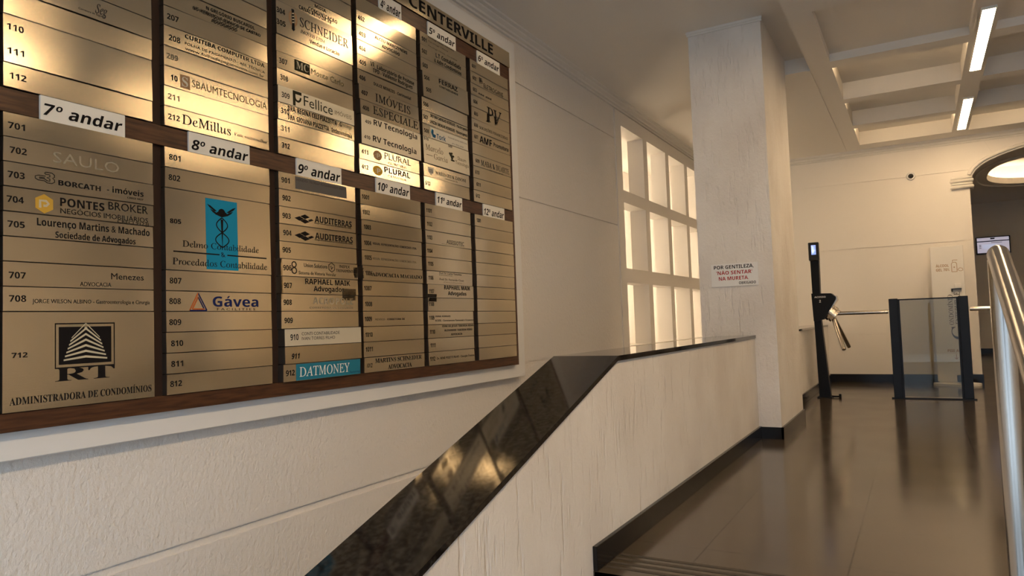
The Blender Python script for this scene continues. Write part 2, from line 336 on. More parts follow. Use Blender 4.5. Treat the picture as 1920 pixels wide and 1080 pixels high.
MARKS = {'805': [2.0927, 2.2648, 0.2957, 0.6193], '912': [2.6001, 3.087, -0.2474, -0.1683], '508': [3.8298, 4.2832, 1.2678, 1.3466], '901': [2.629, 3.009, 0.7465, 0.8021], '712': [1.4495, 1.6703, -0.1036, 0.0603], '210': [1.9729, 2.0216, 1.0928, 1.1536], '307': [2.636, 2.7424, 1.3684, 1.4269], '704': [1.3775, 1.4418, 0.4654, 0.5376], '703': [1.374, 1.447, 0.5804, 0.6193], '808': [2.0076, 2.0945, 0.1101, 0.1875], '304': [2.6021, 2.662, 1.5727, 1.6909], '309': [2.6176, 2.6775, 1.1834, 1.2631], '903': [2.6118, 2.7507, 0.5628, 0.6127], '904': [2.6111, 2.7528, 0.4721, 0.5246], '906': [2.5878, 2.6239, 0.2974, 0.3626], '906h': [2.8474, 2.898, 0.3211, 0.3671], '411': [3.2451, 3.3225, 1.0168, 1.0634], '412': [3.2403, 3.3255, 0.9229, 0.9727], '602': [4.4729, 4.5267, 1.8104, 1.867], '508l': [3.8356, 3.8907, 1.2713, 1.3278], '510l': [4.0311, 4.103, 1.1466, 1.2097], '511': [3.7902, 3.8539, 1.0106, 1.0633], '510u': [3.7721, 3.8405, 1.1507, 1.151], '805l1': [1.9302, 2.1619, 0.3718, 0.3681], '805l2': [2.2039, 2.4334, 0.3599, 0.3658], '603a': [4.4522, 4.5395, 1.7417, 1.7484], '603b': [4.5567, 4.6459, 1.7446, 1.7463], 'tapeR': [2.9706, 3.0832, 0.1524, 0.209], 'tapeL': [2.4941, 2.5267, 0.1835, 0.3953], 'tape10': [3.0794, 3.1491, 0.3092, 0.3613], '1103': [3.9228, 4.1945, 0.5712, 0.5643], 'tape11': [3.7499, 3.8781, 0.1672, 0.2205]}

# ------------------------------------------------------------------ lettering
SERIF, SANSB = 0x1D400, 0x1D5D4
def _font(ch, font):
    if font in ('R', 'M', 'L', 'X1'): return ch
    o = ord(ch)
    base = {'S': (0x1D400, 0x1D41A, 0x1D7CE), 's': (0x1D434, 0x1D44E, None), 'B': (0x1D5D4, 0x1D5EE, 0x1D7EC), 'X': (0x1D5D4, 0x1D5EE, 0x1D7EC), 'BI': (0x1D5D4, 0x1D5EE, 0x1D7EC),
            'I': (0x1D434, 0x1D44E, None), 'J': (0x1D434, 0x1D44E, None)}[font]
    if 65 <= o <= 90: return chr(base[0] + o - 65)
    if 97 <= o <= 122:
        if font in 'IJs' and ch == 'h': return chr(0x210E)
        return chr(base[1] + o - 97)
    if 48 <= o <= 57 and base[2]: return chr(base[2] + o - 48)
    return ch
OFFS = {'R': 0.0, 'M': 0.0, 'L': -0.006, 'X': 0.005, 'B': 0.0, 'BI': 0.004, 'S': 0.0, 's': 0.003, 'I': 0.006, 'J': 0.0}
_fc = bpy.data.curves.new('lettering_source', 'FONT'); _fo = bpy.data.objects.new('lettering_source', _fc)
COL.objects.link(_fo)
_fc.resolution_u = 2; _fc.fill_mode = 'FRONT'
_gc = {}
def _raw(s, font):
    key = (s, font)
    if key in _gc: return _gc[key]
    _fc.body = ''.join(_font(c, font) for c in s)
    _fc.offset = OFFS[font]; _fc.shear = 0.22 if font == 'BI' else (0.2 if font == 'I' else (-0.24 if font == 's' else 0.0))
    dg = bpy.context.evaluated_depsgraph_get(); dg.update()
    ev = _fo.evaluated_get(dg); me = ev.to_mesh()
    v = [(p.co.x, p.co.y) for p in me.vertices]; f = [tuple(p.vertices) for p in me.polygons]
    ev.to_mesh_clear()
    _gc[key] = (v, f)
    return v, f
def _bounds(v): return (min(p[0] for p in v), max(p[0] for p in v), min(p[1] for p in v), max(p[1] for p in v)) if v else (0, 0, 0, 0)
_caps = {}
def _cap(font):
    if font not in _caps: _caps[font] = _bounds(_raw('H', font)[0])[3]
    return _caps[font]
ACC = {'\u0301': [(-.06, 0), (.02, 0), (.14, .16), (.02, .16)], '\u0302': [(-.15, 0), (-.06, 0), (0, .08), (.06, 0), (.15, 0), (.03, .15), (-.03, .15)],
       '\u0303': [(-.17, .02), (-.13, .02), (-.07, .06), (.08, 0), (.17, .09), (.13, .10), (.07, .06), (-.08, .13)], '\u0327': [(-.04, -.02), (.03, -.02), (.03, -.06), (.09, -.10), (.07, -.18), (-.08, -.19), (-.08, -.15), (.02, -.14), (.02, -.11), (-.05, -.10)]}
def lettering(s, font):
    """2D outline mesh of a line of lettering, x from 0 to 1, baseline 0, capitals 1 high."""
    base, marks = [], []
    for ch in s:
        if ch == 'º' or ch == '²': base.append(ch); continue
        d = unicodedata.normalize('NFD', ch)
        base.append('ı' if False else d[0])
        for a in d[1:]:
            if a in ACC: marks.append((len(base) - 1, a, ch))
    cap = _cap(font)
    V, F = [], []
    x = 0.0
    def put(seg, scale, rise, x):
        v, f = _raw(seg, font)
        if not v: return x + 0.3 * len(seg) * scale
        b = _bounds(v); k = len(V)
        lead = (len(seg) - len(seg.lstrip(' '))) * 0.0
        V.extend(((p[0] - (0 if lead else b[0])) * scale + x, p[1] * scale + rise) for p in v)
        F.extend(tuple(i + k for i in q) for q in f)
        return x + (b[1] - b[0]) * scale
    text = ''.join(base)
    if 'º' in text:
        a, c = text.split('º')
        x = put(a, 1, 0, 0) + 0.04
        x = put('o', 0.62, cap * 0.50, x) + 0.30
        put(c.strip(), 1, 0, x)
    else:
        put(text, 1, 0, 0)
        x0 = _bounds(_raw(text, font)[0])[0]
        for i, a, ch in marks:
            e = _bounds(_raw(text[:i + 1], font)[0])[1]; g = _bounds(_raw(text[i], font)[0])
            cx = e - (g[1] - g[0]) / 2 - x0
            top = g[3] + 0.045 if a != '\u0327' else 0.0
            k = len(V); V.extend((cx + p[0], top + p[1]) for p in ACC[a]); F.append(tuple(range(k, k + len(ACC[a]))))
    b = _bounds(V)
    wdt = max(1e-6, b[1] - b[0])
    return [((p[0] - b[0]) / wdt, p[1] / cap) for p in V], F

# ------------------------------------------------------------------ mesh builder
class MB:
    def __init__(self): self.v, self.f, self.m, self.names, self.sm = [], [], [], [], []
    def slot(self, name):
        if name not in self.names: self.names.append(name)
        return self.names.index(name)
    def add(self, vs, fs, m, smooth=False):
        k = len(self.v); s = self.slot(m)
        self.v.extend(Vector(p) for p in vs)
        for q in fs: self.f.append(tuple(i + k for i in q)); self.m.append(s); self.sm.append(smooth)
    def box(self, x0, x1, y0, y1, z0, z1, m, bev=0.0):
        if bev <= 0:
            vs = [(x, y, z) for x in (x0, x1) for y in (y0, y1) for z in (z0, z1)]
            self.add(vs, [(0, 1, 3, 2), (4, 6, 7, 5), (0, 4, 5, 1), (2, 3, 7, 6), (0, 2, 6, 4), (1, 5, 7, 3)], m)
        else:
            vs, fs = [], []
            import itertools
            idx = {}
            c = ((x0, x1), (y0, y1), (z0, z1))
            for s3 in itertools.product((0, 1), repeat=3):
                for a in range(3):
                    p = [c[i][s3[i]] + (bev if s3[i] == 0 else -bev) for i in range(3)]
                    p[a] = c[a][s3[a]]
                    idx[(s3, a)] = len(vs); vs.append(p)
            for a in range(3):
                u, w = (a + 1) % 3, (a + 2) % 3
                for s in (0, 1):
                    q = []
                    for (i, j) in ((0, 0), (1, 0), (1, 1), (0, 1)):
                        t = [0, 0, 0]; t[a] = s; t[u] = i; t[w] = j; q.append(idx[(tuple(t), a)])
                    fs.append(tuple(q) if s else tuple(q[::-1]))
            for a in range(3):
                u, w = (a + 1) % 3, (a + 2) % 3
                for i in (0, 1):
                    for j in (0, 1):
                        t0 = [0, 0, 0]; t0[u] = i; t0[w] = j; t1 = list(t0); t1[a] = 1
                        fs.append((idx[(tuple(t0), u)], idx[(tuple(t1), u)], idx[(tuple(t1), w)], idx[(tuple(t0), w)]))
            for s3 in itertools.product((0, 1), repeat=3): fs.append(tuple(idx[(s3, a)] for a in range(3)))
            self.add(vs, fs, m)
    def prism(self, poly, axis, a0, a1, m, smooth=False):
        """polygon in the two other axes (in x,y,z order) extruded along axis"""
        def P(p, a):
            q = list(p); q.insert(axis, a); return q
        n = len(poly)
        self.add([P(p, a0) for p in poly] + [P(p, a1) for p in poly], [tuple(range(n)), tuple(range(2 * n - 1, n - 1, -1))], m)
        self.add([P(p, a0) for p in poly] + [P(p, a1) for p in poly], [(i, (i + 1) % n, n + (i + 1) % n, n + i) for i in range(n)], m, smooth)
    def tube(self, path, r, m, seg=20, caps=True, closed=False):
        pts = [Vector(p) for p in path]; n = len(pts)
        rs = r if isinstance(r, (list, tuple)) else [r] * n
        rings = []; up = None
        for i in range(n):
            if closed: d = pts[(i + 1) % n] - pts[i - 1]
            else: d = pts[min(i + 1, n - 1)] - pts[max(i - 1, 0)]
            d.normalize()
            if up is None:
                up = Vector((0, 0, 1)) if abs(d.z) < 0.9 else Vector((1, 0, 0))
            a = d.cross(up).normalized(); up = a.cross(d).normalized()
            k = 1.0
            if 0 < i < n - 1:
                e = (pts[i + 1] - pts[i]).normalized().dot(d); k = 1.0
            rings.append([pts[i] + rs[i] * (math.cos(2 * math.pi * j / seg) * a + math.sin(2 * math.pi * j / seg) * up) for j in range(seg)])
        vs = [p for q in rings for p in q]; fs = []
        for i in range(n if closed else n - 1):
            i2 = (i + 1) % n
            for j in range(seg): fs.append((i * seg + j, i * seg + (j + 1) % seg, i2 * seg + (j + 1) % seg, i2 * seg + j))
        self.add(vs, fs, m, True)
        if caps and not closed:
            self.add(rings[0], [tuple(range(seg))[::-1]], m); self.add(rings[-1], [tuple(range(seg))], m)
    def cyl(self, a, b, r, m, seg=24, r2=None): self.tube([a, b], [r, r if r2 is None else r2], m, seg)
    def flat(self, poly3, m): self.add(poly3, [tuple(range(len(poly3)))], m)
    def letters(self, s, font, m, org, xd, yd, width, cap, disp=None):
        v, f = lettering(s, font)
        o, xd, yd = Vector(org), Vector(xd), Vector(yd)
        vs = [o + xd * (p[0] * width) + yd * (p[1] * cap) for p in v]
        self.add(vs, f, m)
    def build(self, name, parent=None, origin=None, kind=None):
        me = bpy.data.meshes.new(name)
        o0 = W(origin) if origin is not None else Vector((0, 0, 0))
        me.from_pydata([W(p) - o0 for p in self.v], [], self.f)
        for nme in self.names: me.materials.append(MATS[nme])
        me.polygons.foreach_set('material_index', self.m)
        me.polygons.foreach_set('use_smooth', self.sm)
        me.update()
        o = bpy.data.objects.new(name, me); COL.objects.link(o)
        if parent is not None:
            o.parent = parent
            if origin is None: o.location = -parent.location
        else: o.location = o0
        if kind: o['kind'] = kind
        return o

def tag(o, label, cat, group=None):
    o['label'] = label; o['category'] = cat
    if group: o['group'] = group
    return o
def thing(name, origin, label, cat, group=None):
    o = bpy.data.objects.new(name, None); o.empty_display_size = 0.05
    COL.objects.link(o); o.location = W(origin)
    return tag(o, label, cat, group)
def struct(name, mb): return mb.build(name, kind='structure')

# ================================================================== the setting
WX = -2.885                                # face of the left wall
def banded(mb, faces, x_back, x_face, rec, y0, y1, m):
    """wall made of slabs separated by shallow horizontal grooves (normal +x)"""
    for (z0, z1) in faces: mb.box(x_back, x_face, y0, y1, z0, z1, m)
    for (a, c) in zip(faces[:-1], faces[1:]): mb.box(x_back, x_face - rec, y0, y1, a[1], c[0], m)

b = MB()
banded(b, [(-1.8, -0.955), (-0.917, -0.335), (-0.312, 1.062), (1.080, 2.055), (2.072, 2.52)], -3.12, WX, 0.012, -4.0, 7.52, 'stucco_wall')
b.box(-3.12, WX, 7.52, 11.5, -1.8, -0.41, 'stucco_wall')
b.box(-3.12, WX, 7.52, 11.5, 2.406, 2.52, 'stucco_wall')
b.box(-3.12, WX, 11.32, 11.5, -0.41, 2.406, 'stucco_wall')
struct('wall_left', b)

# opening grid in the left wall: four columns, three rows of deep square openings
b = MB()
FX0, FX1 = -3.075, WX + 0.014
cols = [7.70 + 0.8957 * k for k in range(4)]
rows_ = [(-0.286, 0.437), (0.600, 1.359), (1.500, 2.250)]
zb = [(-0.41, -0.286), (0.437, 0.600), (1.359, 1.500), (2.250, 2.406)]
ys = [7.52] + [v for c in cols for v in (c, c + 0.75)] + [11.32]
for i in range(0, len(ys), 2): b.box(FX0, FX1, ys[i], ys[i + 1], -0.41, 2.406, 'smooth_wall')
for (z0, z1) in zb:
    for c in cols: b.box(FX0, FX1, c, c + 0.75, z0, z1, 'smooth_wall')
struct('window_1', b)
b = MB()                                   # light well behind the openings
b.box(-4.20, -4.10, 7.0, 11.8, -1.0, 2.6, 'smooth_wall'); b.box(-4.10, -3.12, 11.6, 11.7, -1.0, 2.6, 'smooth_wall'); b.box(-4.10, -3.12, 7.0, 7.1, -1.0, 2.6, 'smooth_wall')
b.box(-4.10, -3.12, 7.1, 11.6, 2.45, 2.6, 'smooth_wall'); b.box(-4.10, -3.12, 7.1, 11.6, -1.0, -0.41, 'smooth_wall')
struct('wall_lightwell', b)

# ceiling: flat left part, beams, shallow recess and coffers
b = MB(); CP = 'ceiling_paint'
b.box(-3.12, -0.79, -4.0, 7.36, 2.50, 2.75, CP); b.box(-3.12, -1.63, 7.36, 11.5, 2.50, 2.75, CP)
b.box(-1.63, -0.79, 7.36, 11.5, 2.36, 2.75, CP)
b.box(-0.79, -0.60, -4.0, 11.5, 2.36, 2.75, CP)
b.box(-0.60, 4.1, -4.0, 5.93, 2.36, 2.75, CP)
for (y0, y1) in ((7.22, 7.42), (8.60, 8.77), (9.88, 10.05), (11.08, 11.5)):
    b.box(-0.60, 0.506, y0, y1, 2.36, 2.75, CP); b.box(0.69, 1.80, y0, y1, 2.36, 2.75, CP)
b.box(0.506, 0.69, 5.93, 11.5, 2.36, 2.75, CP); b.box(1.80, 4.1, 5.93, 11.5, 2.36, 2.75, CP)
for (x0, x1) in ((-0.60, 0.506), (0.69, 1.80)):
    b.box(x0, x1, 5.93, 7.22, 2.434, 2.75, CP)
    for (y0, y1) in ((7.42, 8.60), (8.77, 9.88), (10.05, 11.08)): b.box(x0, x1, y0, y1, 2.545, 2.75, CP)
b.box(-0.815, -0.79, 7.36, 11.5, 2.354, 2.36, CP)
b.box(0.525, 0.54, 5.93, 7.22, 2.352, 2.36, CP)
struct('ceiling', b)

b = MB()                                   # crown moulding along the left wall
prof = [(WX, 2.42), (WX + 0.020, 2.42), (WX + 0.024, 2.437), (WX + 0.045, 2.440), (WX + 0.050, 2.458), (WX + 0.078, 2.470), (WX + 0.083, 2.482), (WX + 0.112, 2.486), (WX + 0.116, 2.50), (WX, 2.50)]
b.prism(prof, 1, -4.0, 11.5, 'trim_paint') if False else None
def prism_y(mb, prof, y0, y1, m):
    n = len(prof)
    for i in range(n):
        p, q = prof[i], prof[(i + 1) % n]
        mb.add([(p[0], y0, p[1]), (q[0], y0, q[1]), (q[0], y1, q[1]), (p[0], y1, p[1])], [(0, 1, 2, 3)], m)
    mb.add([(p[0], y0, p[1]) for p in prof], [tuple(range(n))], m); mb.add([(p[0], y1, p[1]) for p in prof], [tuple(range(n))], m)
prism_y(b, prof, -4.0, 11.5, 'trim_paint'); struct('trim_1', b)

EY = 11.5
b = MB()                                   # crown moulding on the end wall
pr = [(EY, 2.275), (EY - 0.018, 2.275), (EY - 0.022, 2.295), (EY - 0.045, 2.30), (EY - 0.05, 2.325), (EY - 0.085, 2.338), (EY - 0.09, 2.36), (EY, 2.36)]
n_ = len(pr)
for i in range(n_):
    p, q = pr[i], pr[(i + 1) % n_]
    b.add([(-1.63, p[0], p[1]), (-1.63, q[0], q[1]), (4.0, q[0], q[1]), (4.0, p[0], p[1])], [(0, 1, 2, 3)], 'trim_paint')
struct('trim_2', b)

# end wall with a flattened arch opening
ARC = [(0.690, 1.820), (0.700, 1.845), (0.740, 1.905), (0.810, 1.968), (0.900, 2.020), (1.000, 2.060), (1.117, 2.100), (1.247, 2.132), (1.42, 2.165), (1.62, 2.192), (1.85, 2.212), (2.20, 2.222)]
ARC = ARC + [(4.40 - x, z) for (x, z) in ARC[-2::-1]]
b = MB()
ends = [(-1.0, -0.320), (-0.305, 0.925), (0.940, 1.890), (1.902, 2.40)]
for (z0, z1) in ends: b.box(-3.12, 0.69, EY, EY + 0.22, z0, z1, 'smooth_wall')
for a, c in zip(ends[:-1], ends[1:]): b.box(-3.12, 0.69, EY + 0.010, EY + 0.22, a[1], c[0], 'smooth_wall')
b.box(-3.12, 0.69, EY, EY + 0.22, -1.8, -1.0, 'smooth_wall')
b.box(-3.12, -1.60, EY, EY + 0.22, 2.40, 2.52, 'smooth_wall')
b.box(0.50, 0.69, EY - 0.014, EY, -0.88, 0.925, 'smooth_wall')
b.box(3.71, 4.1, EY, EY + 0.22, -1.0, 2.40, 'smooth_wall')
for p, q in zip(ARC[:-1], ARC[1:]):
    b.prism([(p[0], p[1]), (q[0], q[1]), (q[0], 2.40), (p[0], 2.40)], 1, EY, EY + 0.22, 'smooth_wall')
b.prism([(0.884, 2.275), (0.890, 2.275), (0.986, 2.062), (0.980, 2.062)], 1, EY - 0.003, EY, 'trim_paint')
struct('wall_end', b)
b = MB()
b.tube([(x, EY - 0.012, z + 0.012) for x, z in ARC], 0.024, 'trim_paint', 10)
b.tube([(x + 0.018 * (1 if x < 2.2 else -1), EY + 0.010, z - 0.014) for x, z in ARC], 0.016, 'trim_paint', 8)
for zc in (1.672, 1.712, 1.757, 1.795):
    r_ = 0.024 if zc in (1.672, 1.757) else 0.020
    e_ = 0.0 if zc in (1.672, 1.757) else 0.012
    b.tube([(0.482 + e_, EY, zc), (0.482 + e_, EY - 0.03, zc), (0.722 - e_, EY - 0.03, zc), (0.722 - e_, EY + 0.2, zc)], r_, 'trim_paint', 10)
struct('trim_3', b)

b = MB()                                   # dark skirting of the end wall
b.box(-3.0, 0.705, EY - 0.016, EY, -1.0, -0.885, 'baseboard_stone'); b.box(0.69, 0.705, EY, EY + 0.22, -1.0, -0.885, 'baseboard_stone')
struct('baseboard_end', b)

# floor, stairs and lower level
b = MB(); FT = 'floor_tile'
b.box(-1.195, 4.1, 2.68, 19.3, -1.12, -1.0, FT)
for k in range(5):
    y1 = 2.68 - 0.44 * k
    b.box(-1.195, 3.97, y1 - 0.44, y1 + 0.02, -1.82, -1.0 - 0.16 * (k + 1), FT)
    b.box(-1.19, 3.97, y1, y1 + 0.02, -1.82, -1.001 - 0.16 * k, FT)
for yy in (2.745, 2.80, 2.855, 2.91): b.box(-1.17, 3.9, yy, yy + 0.022, -1.0, -0.9985, 'floor_strip')
b.box(-3.12, 4.1, -4.0, 11.7, -1.92, -1.80, FT)
b.box(-12, 12, -16, -4.0, -1.95, -1.82, 'street_paving')
struct('floor', b)

# walls that close the hall, and a sky-blocking wall across the street
b = MB(); b.box(3.97, 4.1, -4.0, 19.3, -1.9, 2.6, 'smooth_wall'); struct('wall_right', b)
b = MB()
b.box(-3.12, -2.6, -4.1, -4.0, -1.9, 2.6, 'smooth_wall'); b.box(3.7, 4.1, -4.1, -4.0, -1.9, 2.6, 'smooth_wall'); b.box(-2.6, 3.7, -4.1, -4.0, 1.45, 2.6, 'smooth_wall')
struct('wall_entrance', b)
b = MB(); b.box(-14, 14, -16.5, -16, -1.95, 3.2, 'sky_block_facade'); struct('wall_sky_block', b)  # unseen facade, added to keep low sky light off the end wall

# pillar
b = MB()
b.box(-1.63, -1.02, 6.13, 7.36, -1.8, 2.50, 'grooved_stucco')
struct('pillar', b)
b = MB(); b.box(2.22, 2.83, 6.13, 7.36, -1.0, 2.36, 'grooved_stucco'); struct('pillar', b)   # its twin across the hall
b = MB()
b.box(-1.645, -1.005, 6.110, 6.13, 2.478, 2.50, 'trim_paint'); b.box(-1.640, -1.010, 6.118, 6.13, 2.462, 2.478, 'trim_paint')
struct('trim_4', b)
b = MB()
b.box(-1.175, -1.004, 6.113, 6.13, -1.0, -0.905, 'baseboard_stone'); b.box(-1.02, -1.004, 6.113, 7.376, -1.0, -0.905, 'baseboard_stone'); b.box(-1.19, -1.004, 7.36, 7.376, -1.0, -0.905, 'baseboard_stone')
struct('baseboard_pillar', b)

# parapet (low wall) with sloping foreground end, and its continuation behind the pillar
SL = 0.326
ye = 0.10
zl = lambda y: -0.178 - SL * max(0.0, 3.03 - y)
b = MB()
b.prism([(ye, -1.8), (6.13, -1.8), (6.13, -0.178), (3.03, -0.178), (ye, zl(ye))], 0, -1.50, -1.195, 'grooved_stucco')
b.box(-1.50, -1.195, 7.36, EY, -1.8, -0.185, 'grooved_stucco')
struct('wall_parapet', b)
b = MB()
b.box(-1.195, -1.176, 2.68, 6.13, -1.0, -0.902, 'baseboard_stone', 0.002)
b.box(-1.195, -1.178, 7.376, EY, -1.0, -0.89, 'baseboard_stone', 0.002)
struct('baseboard_parapet', b)
t = thing('granite_coping', (-1.35, 3.03, -0.178), 'polished black granite coping on the low wall, sloping down towards the stairs', 'ledge')
b = MB(); b.prism([(3.022, -0.178), (6.13, -0.178), (6.13, -0.155), (3.03, -0.155)], 0, -1.512, -1.186, 'granite'); b.build('flat_slab', t)
b = MB(); b.prism([(ye - 0.02, zl(ye - 0.02)), (3.022, -0.178), (3.03, -0.155), (ye - 0.02, zl(ye - 0.02) + 0.0242)], 0, -1.512, -1.186, 'granite'); b.build('sloping_slab', t)
b = MB(); b.box(-1.512, -1.186, 7.36, EY, -0.185, -0.160, 'granite', 0.002)
tag(b.build('granite_coping', None, (-1.35, 9.4, -0.185)), 'dark stone coping on the low wall behind the pillar', 'ledge')

# ------------------------------------------------------------------ room beyond the arch
b = MB()
BY = 19.03
b.box(-1.0, 4.1, BY, BY + 0.2, -1.0, 2.5, 'smooth_wall')
b.box(0.0, 0.12, EY + 0.22, BY, -1.0, 2.5, 'smooth_wall')
struct('wall_back', b)
b = MB(); b.box(0.12, 3.97, BY - 0.02, BY, -1.0, -0.885, 'baseboard_stone'); struct('baseboard_back', b)
def oval(s, k=64, cx=2.95, cy=15.05, a=1.75, bb=1.75, e=2.6):
    out = []
    for i in range(k):
        th = 2 * math.pi * i / k
        c, sn = math.cos(th), math.sin(th)
        out.append((cx + s * a * math.copysign(abs(c) ** (2 / e), c), cy + s * bb * math.copysign(abs(sn) ** (2 / e), sn)))
    return out
b = MB()
o1 = oval(0.62); cx, cy = 2.05, 15.05
cx0 = 2.32
o1 = oval(1.0, cx=cx0, a=1.14, bb=1.55); o2 = oval(1.0, cx=cx0, a=1.40, bb=1.85)
K = len(o1)
def sq(i):
    th = 2 * math.pi * i / K; c, s_ = math.cos(th), math.sin(th); q = max(abs(c), abs(s_))
    return (min(4.0, max(0.05, cx0 + 2.4 * c / q)), min(BY + 0.05, max(EY + 0.2, cy + 4.2 * s_ / q)))
for i in range(K):
    j = (i + 1) % K
    A, B_, C_, D_ = sq(i), sq(j), o1[j], o1[i]
    b.add([(A[0], A[1], 2.36), (B_[0], B_[1], 2.36), (C_[0], C_[1], 2.36), (D_[0], D_[1], 2.36)], [(0, 1, 2, 3)], CP)
    b.add([(D_[0], D_[1], 2.36), (C_[0], C_[1], 2.36), (C_[0], C_[1], 2.47), (D_[0], D_[1], 2.47)], [(0, 1, 2, 3)], CP, True)
    E_, F_ = o2[i], o2[j]
    b.add([(D_[0], D_[1], 2.38), (C_[0], C_[1], 2.38), (F_[0], F_[1], 2.38), (E_[0], E_[1], 2.38)], [(0, 1, 2, 3)], CP)
    b.add([(E_[0], E_[1], 2.38), (F_[0], F_[1], 2.38), (F_[0], F_[1], 2.75), (E_[0], E_[1], 2.75)], [(0, 1, 2, 3)], CP, True)
b.add([(p[0], p[1], 2.75) for p in o2], [tuple(range(K))], CP)
b.box(0.0, 4.1, EY + 0.22, BY + 0.1, 2.78, 2.85, CP)
b.tube([(p[0], p[1], 2.352) for p in oval(1.0, cx=cx0, a=1.30, bb=1.75)], 0.02, CP, 8, closed=True)
struct('ceiling_back', b)
emitter('cove_glow', (1.0, 0.74, 0.46), BACKROOM_POWER)
b = MB(); b.tube([(p[0], p[1], 2.43) for p in oval(1.0, cx=cx0, a=1.24, bb=1.66)], 0.02, 'cove_glow', 8, closed=True)
tag(b.build('light_strip', None, (cx0, cy, 2.43)), 'warm light strip inside the oval ceiling recess beyond the arch', 'light')

# ================================================================== ceiling lamps, light strips and added light well tubes
def ceiling_lamp(x0, x1, y0, y1, z, power, label):
    t = thing('ceiling_lamp', ((x0 + x1) / 2, (y0 + y1) / 2, z), label, 'ceiling light', 'linear ceiling lamps')
    zl, e = z - 0.022, 0.008
    b = MB()
    b.box(x0 - e, x0, y0 - e, y1 + e, zl, z, 'trim_paint'); b.box(x1, x1 + e, y0 - e, y1 + e, zl, z, 'trim_paint')
    b.box(x0, x1, y0 - e, y0, zl, z, 'trim_paint'); b.box(x0, x1, y1, y1 + e, zl, z, 'trim_paint')
    b.build('frame', t)
    glow = 'lamp_glow_%d' % round(power * 100)
    if glow not in MATS: emitter(glow, LAMP_COLOR, LAMP_STRENGTH * power)
    b = MB(); b.box(x0, x1, y0, y1, z - 0.020, z - 0.002, glow); b.build('diffuser', t)
ceiling_lamp(0.560, 0.650, 6.63, 8.27, 2.36, 0.95, 'long linear ceiling lamp nearest the viewer, at the top edge of the photo')
ceiling_lamp(0.560, 0.650, 9.36, 10.90, 2.36, 0.45, 'shorter looking linear ceiling lamp nearest the end wall with the camera')
ceiling_lamp(0.560, 0.650, 3.93, 5.50, 2.36, 0.5, 'linear ceiling lamp over the floor before the stairs')
ceiling_lamp(0.560, 0.650, 1.25, 2.82, 2.36, 1.4, 'linear ceiling lamp over the top of the stairs')
ceiling_lamp(0.560, 0.650, -1.45, 0.12, 2.36, 1.0, 'linear ceiling lamp over the foot of the stairs')
ceiling_lamp(-2.05, -0.88, 4.50, 4.59, 2.50, 0.30, 'linear ceiling lamp set across the passage between the board and the pillar')
emitter('led_glow', (1.0, 0.72, 0.42), 14.0)
def led(x0, x1, y, lab, xt=-0.46):
    b = MB(); b.box(x0, x1, y, y + 0.016, 2.373, 2.388, 'led_glow'); b.box(x0, xt, y, y + 0.016, 2.49, 2.505, 'led_glow')
    tag(b.build('light_strip', None, ((x0 + x1) / 2, y, 2.373)), lab, 'light')
led(-0.58, 0.48, 7.425, 'warm light strip inside the first left ceiling coffer')
led(-0.58, -0.30, 8.775, 'warm light strip inside the middle left ceiling coffer')
led(-0.58, 0.48, 10.055, 'warm light strip inside the left ceiling coffer nearest the end wall', 0.48)
led(0.72, 1.78, 10.055, 'warm light strip inside the right ceiling coffer nearest the end wall', 1.78)
emitter('added_tube_glow', (1.0, 0.80, 0.56), NICHE_POWER)  # tubes added out of sight to brighten the openings and their jambs
for (yy, lab) in ((8.85, 'added upright warm light tube in the light well behind the openings, nearest the board'), (10.62, 'added upright warm light tube in the light well behind the openings, nearest the end wall')):
    b = MB(); b.cyl((-3.80, yy, -0.3), (-3.80, yy, 2.3), 0.02, 'added_tube_glow', 12)
    tag(b.build('added_light_tube', None, (-3.80, yy, -0.3)), lab, 'light')

# ================================================================== directory board
WH = thing('directory_board', (-2.82, 3.08, -0.316), 'large dark wooden directory board with steel plates on the left wall', 'notice board')
b = MB()
b.box(WX, -2.82, 1.12, 5.126, -0.422, 2.345, 'white_panel', 0.004); b.build('backing_panel', WH)['label'] = 'white backing panel'
b = MB()
b.box(-2.82, -2.797, 1.22, 4.945, -0.316, 2.20, 'groove_wood'); b.build('back_board', WH)
b = MB()
for (z0, z1) in ((-0.316, -0.2485), (0.818, 0.904), (1.970, 2.070)): b.box(-2.797, -2.776, 1.262, 4.915, z0, z1, 'wood', 0.0015)
b.box(-2.797, -2.776, 1.22, 1.262, -0.316, 2.20, 'wood'); b.box(-2.797, -2.776, 4.915, 4.945, -0.316, 2.20, 'wood')
b.build('wood_frame', WH)
YD, ZD = (0, 1, 0), (0, 0, 1)
b = MB(); b.box(-2.776, -2.768, 1.23, 4.943, 2.074, 2.198, 'brushed_steel')
for (tp, s_, fn, co, y0, y1, z, cap) in TEXTS:
    if tp == 'board': b.letters(s_, fn, 'ink_k', (-2.7668, y0, 2.098), YD, ZD, y1 - y0, 0.078)
b.build('title_strip', WH)['label'] = 'steel title strip with the building name'
ORD = {4: 'fourth', 5: 'fifth', 6: 'sixth', 7: 'seventh', 8: 'eighth', 9: 'ninth', 10: 'tenth', 11: 'eleventh', 12: 'twelfth'}
for k, (y0, y1, ty0, ty1, tz, tc) in HEADINGS.items():
    z0, z1 = (0.814, 0.905) if k > 6 else (1.962, 2.062)
    b = MB(); b.box(-2.776, -2.7665, y0, y1, z0, z1, 'label_white')
    b.letters('%dº andar' % k, 'BI' if k > 6 else 'BI', 'ink_k', (-2.7655, ty0, tz), YD, ZD, ty1 - ty0, tc)
    b.build('floor_heading', WH)['label'] = 'white heading strip for the ' + ORD[k] + ' floor'

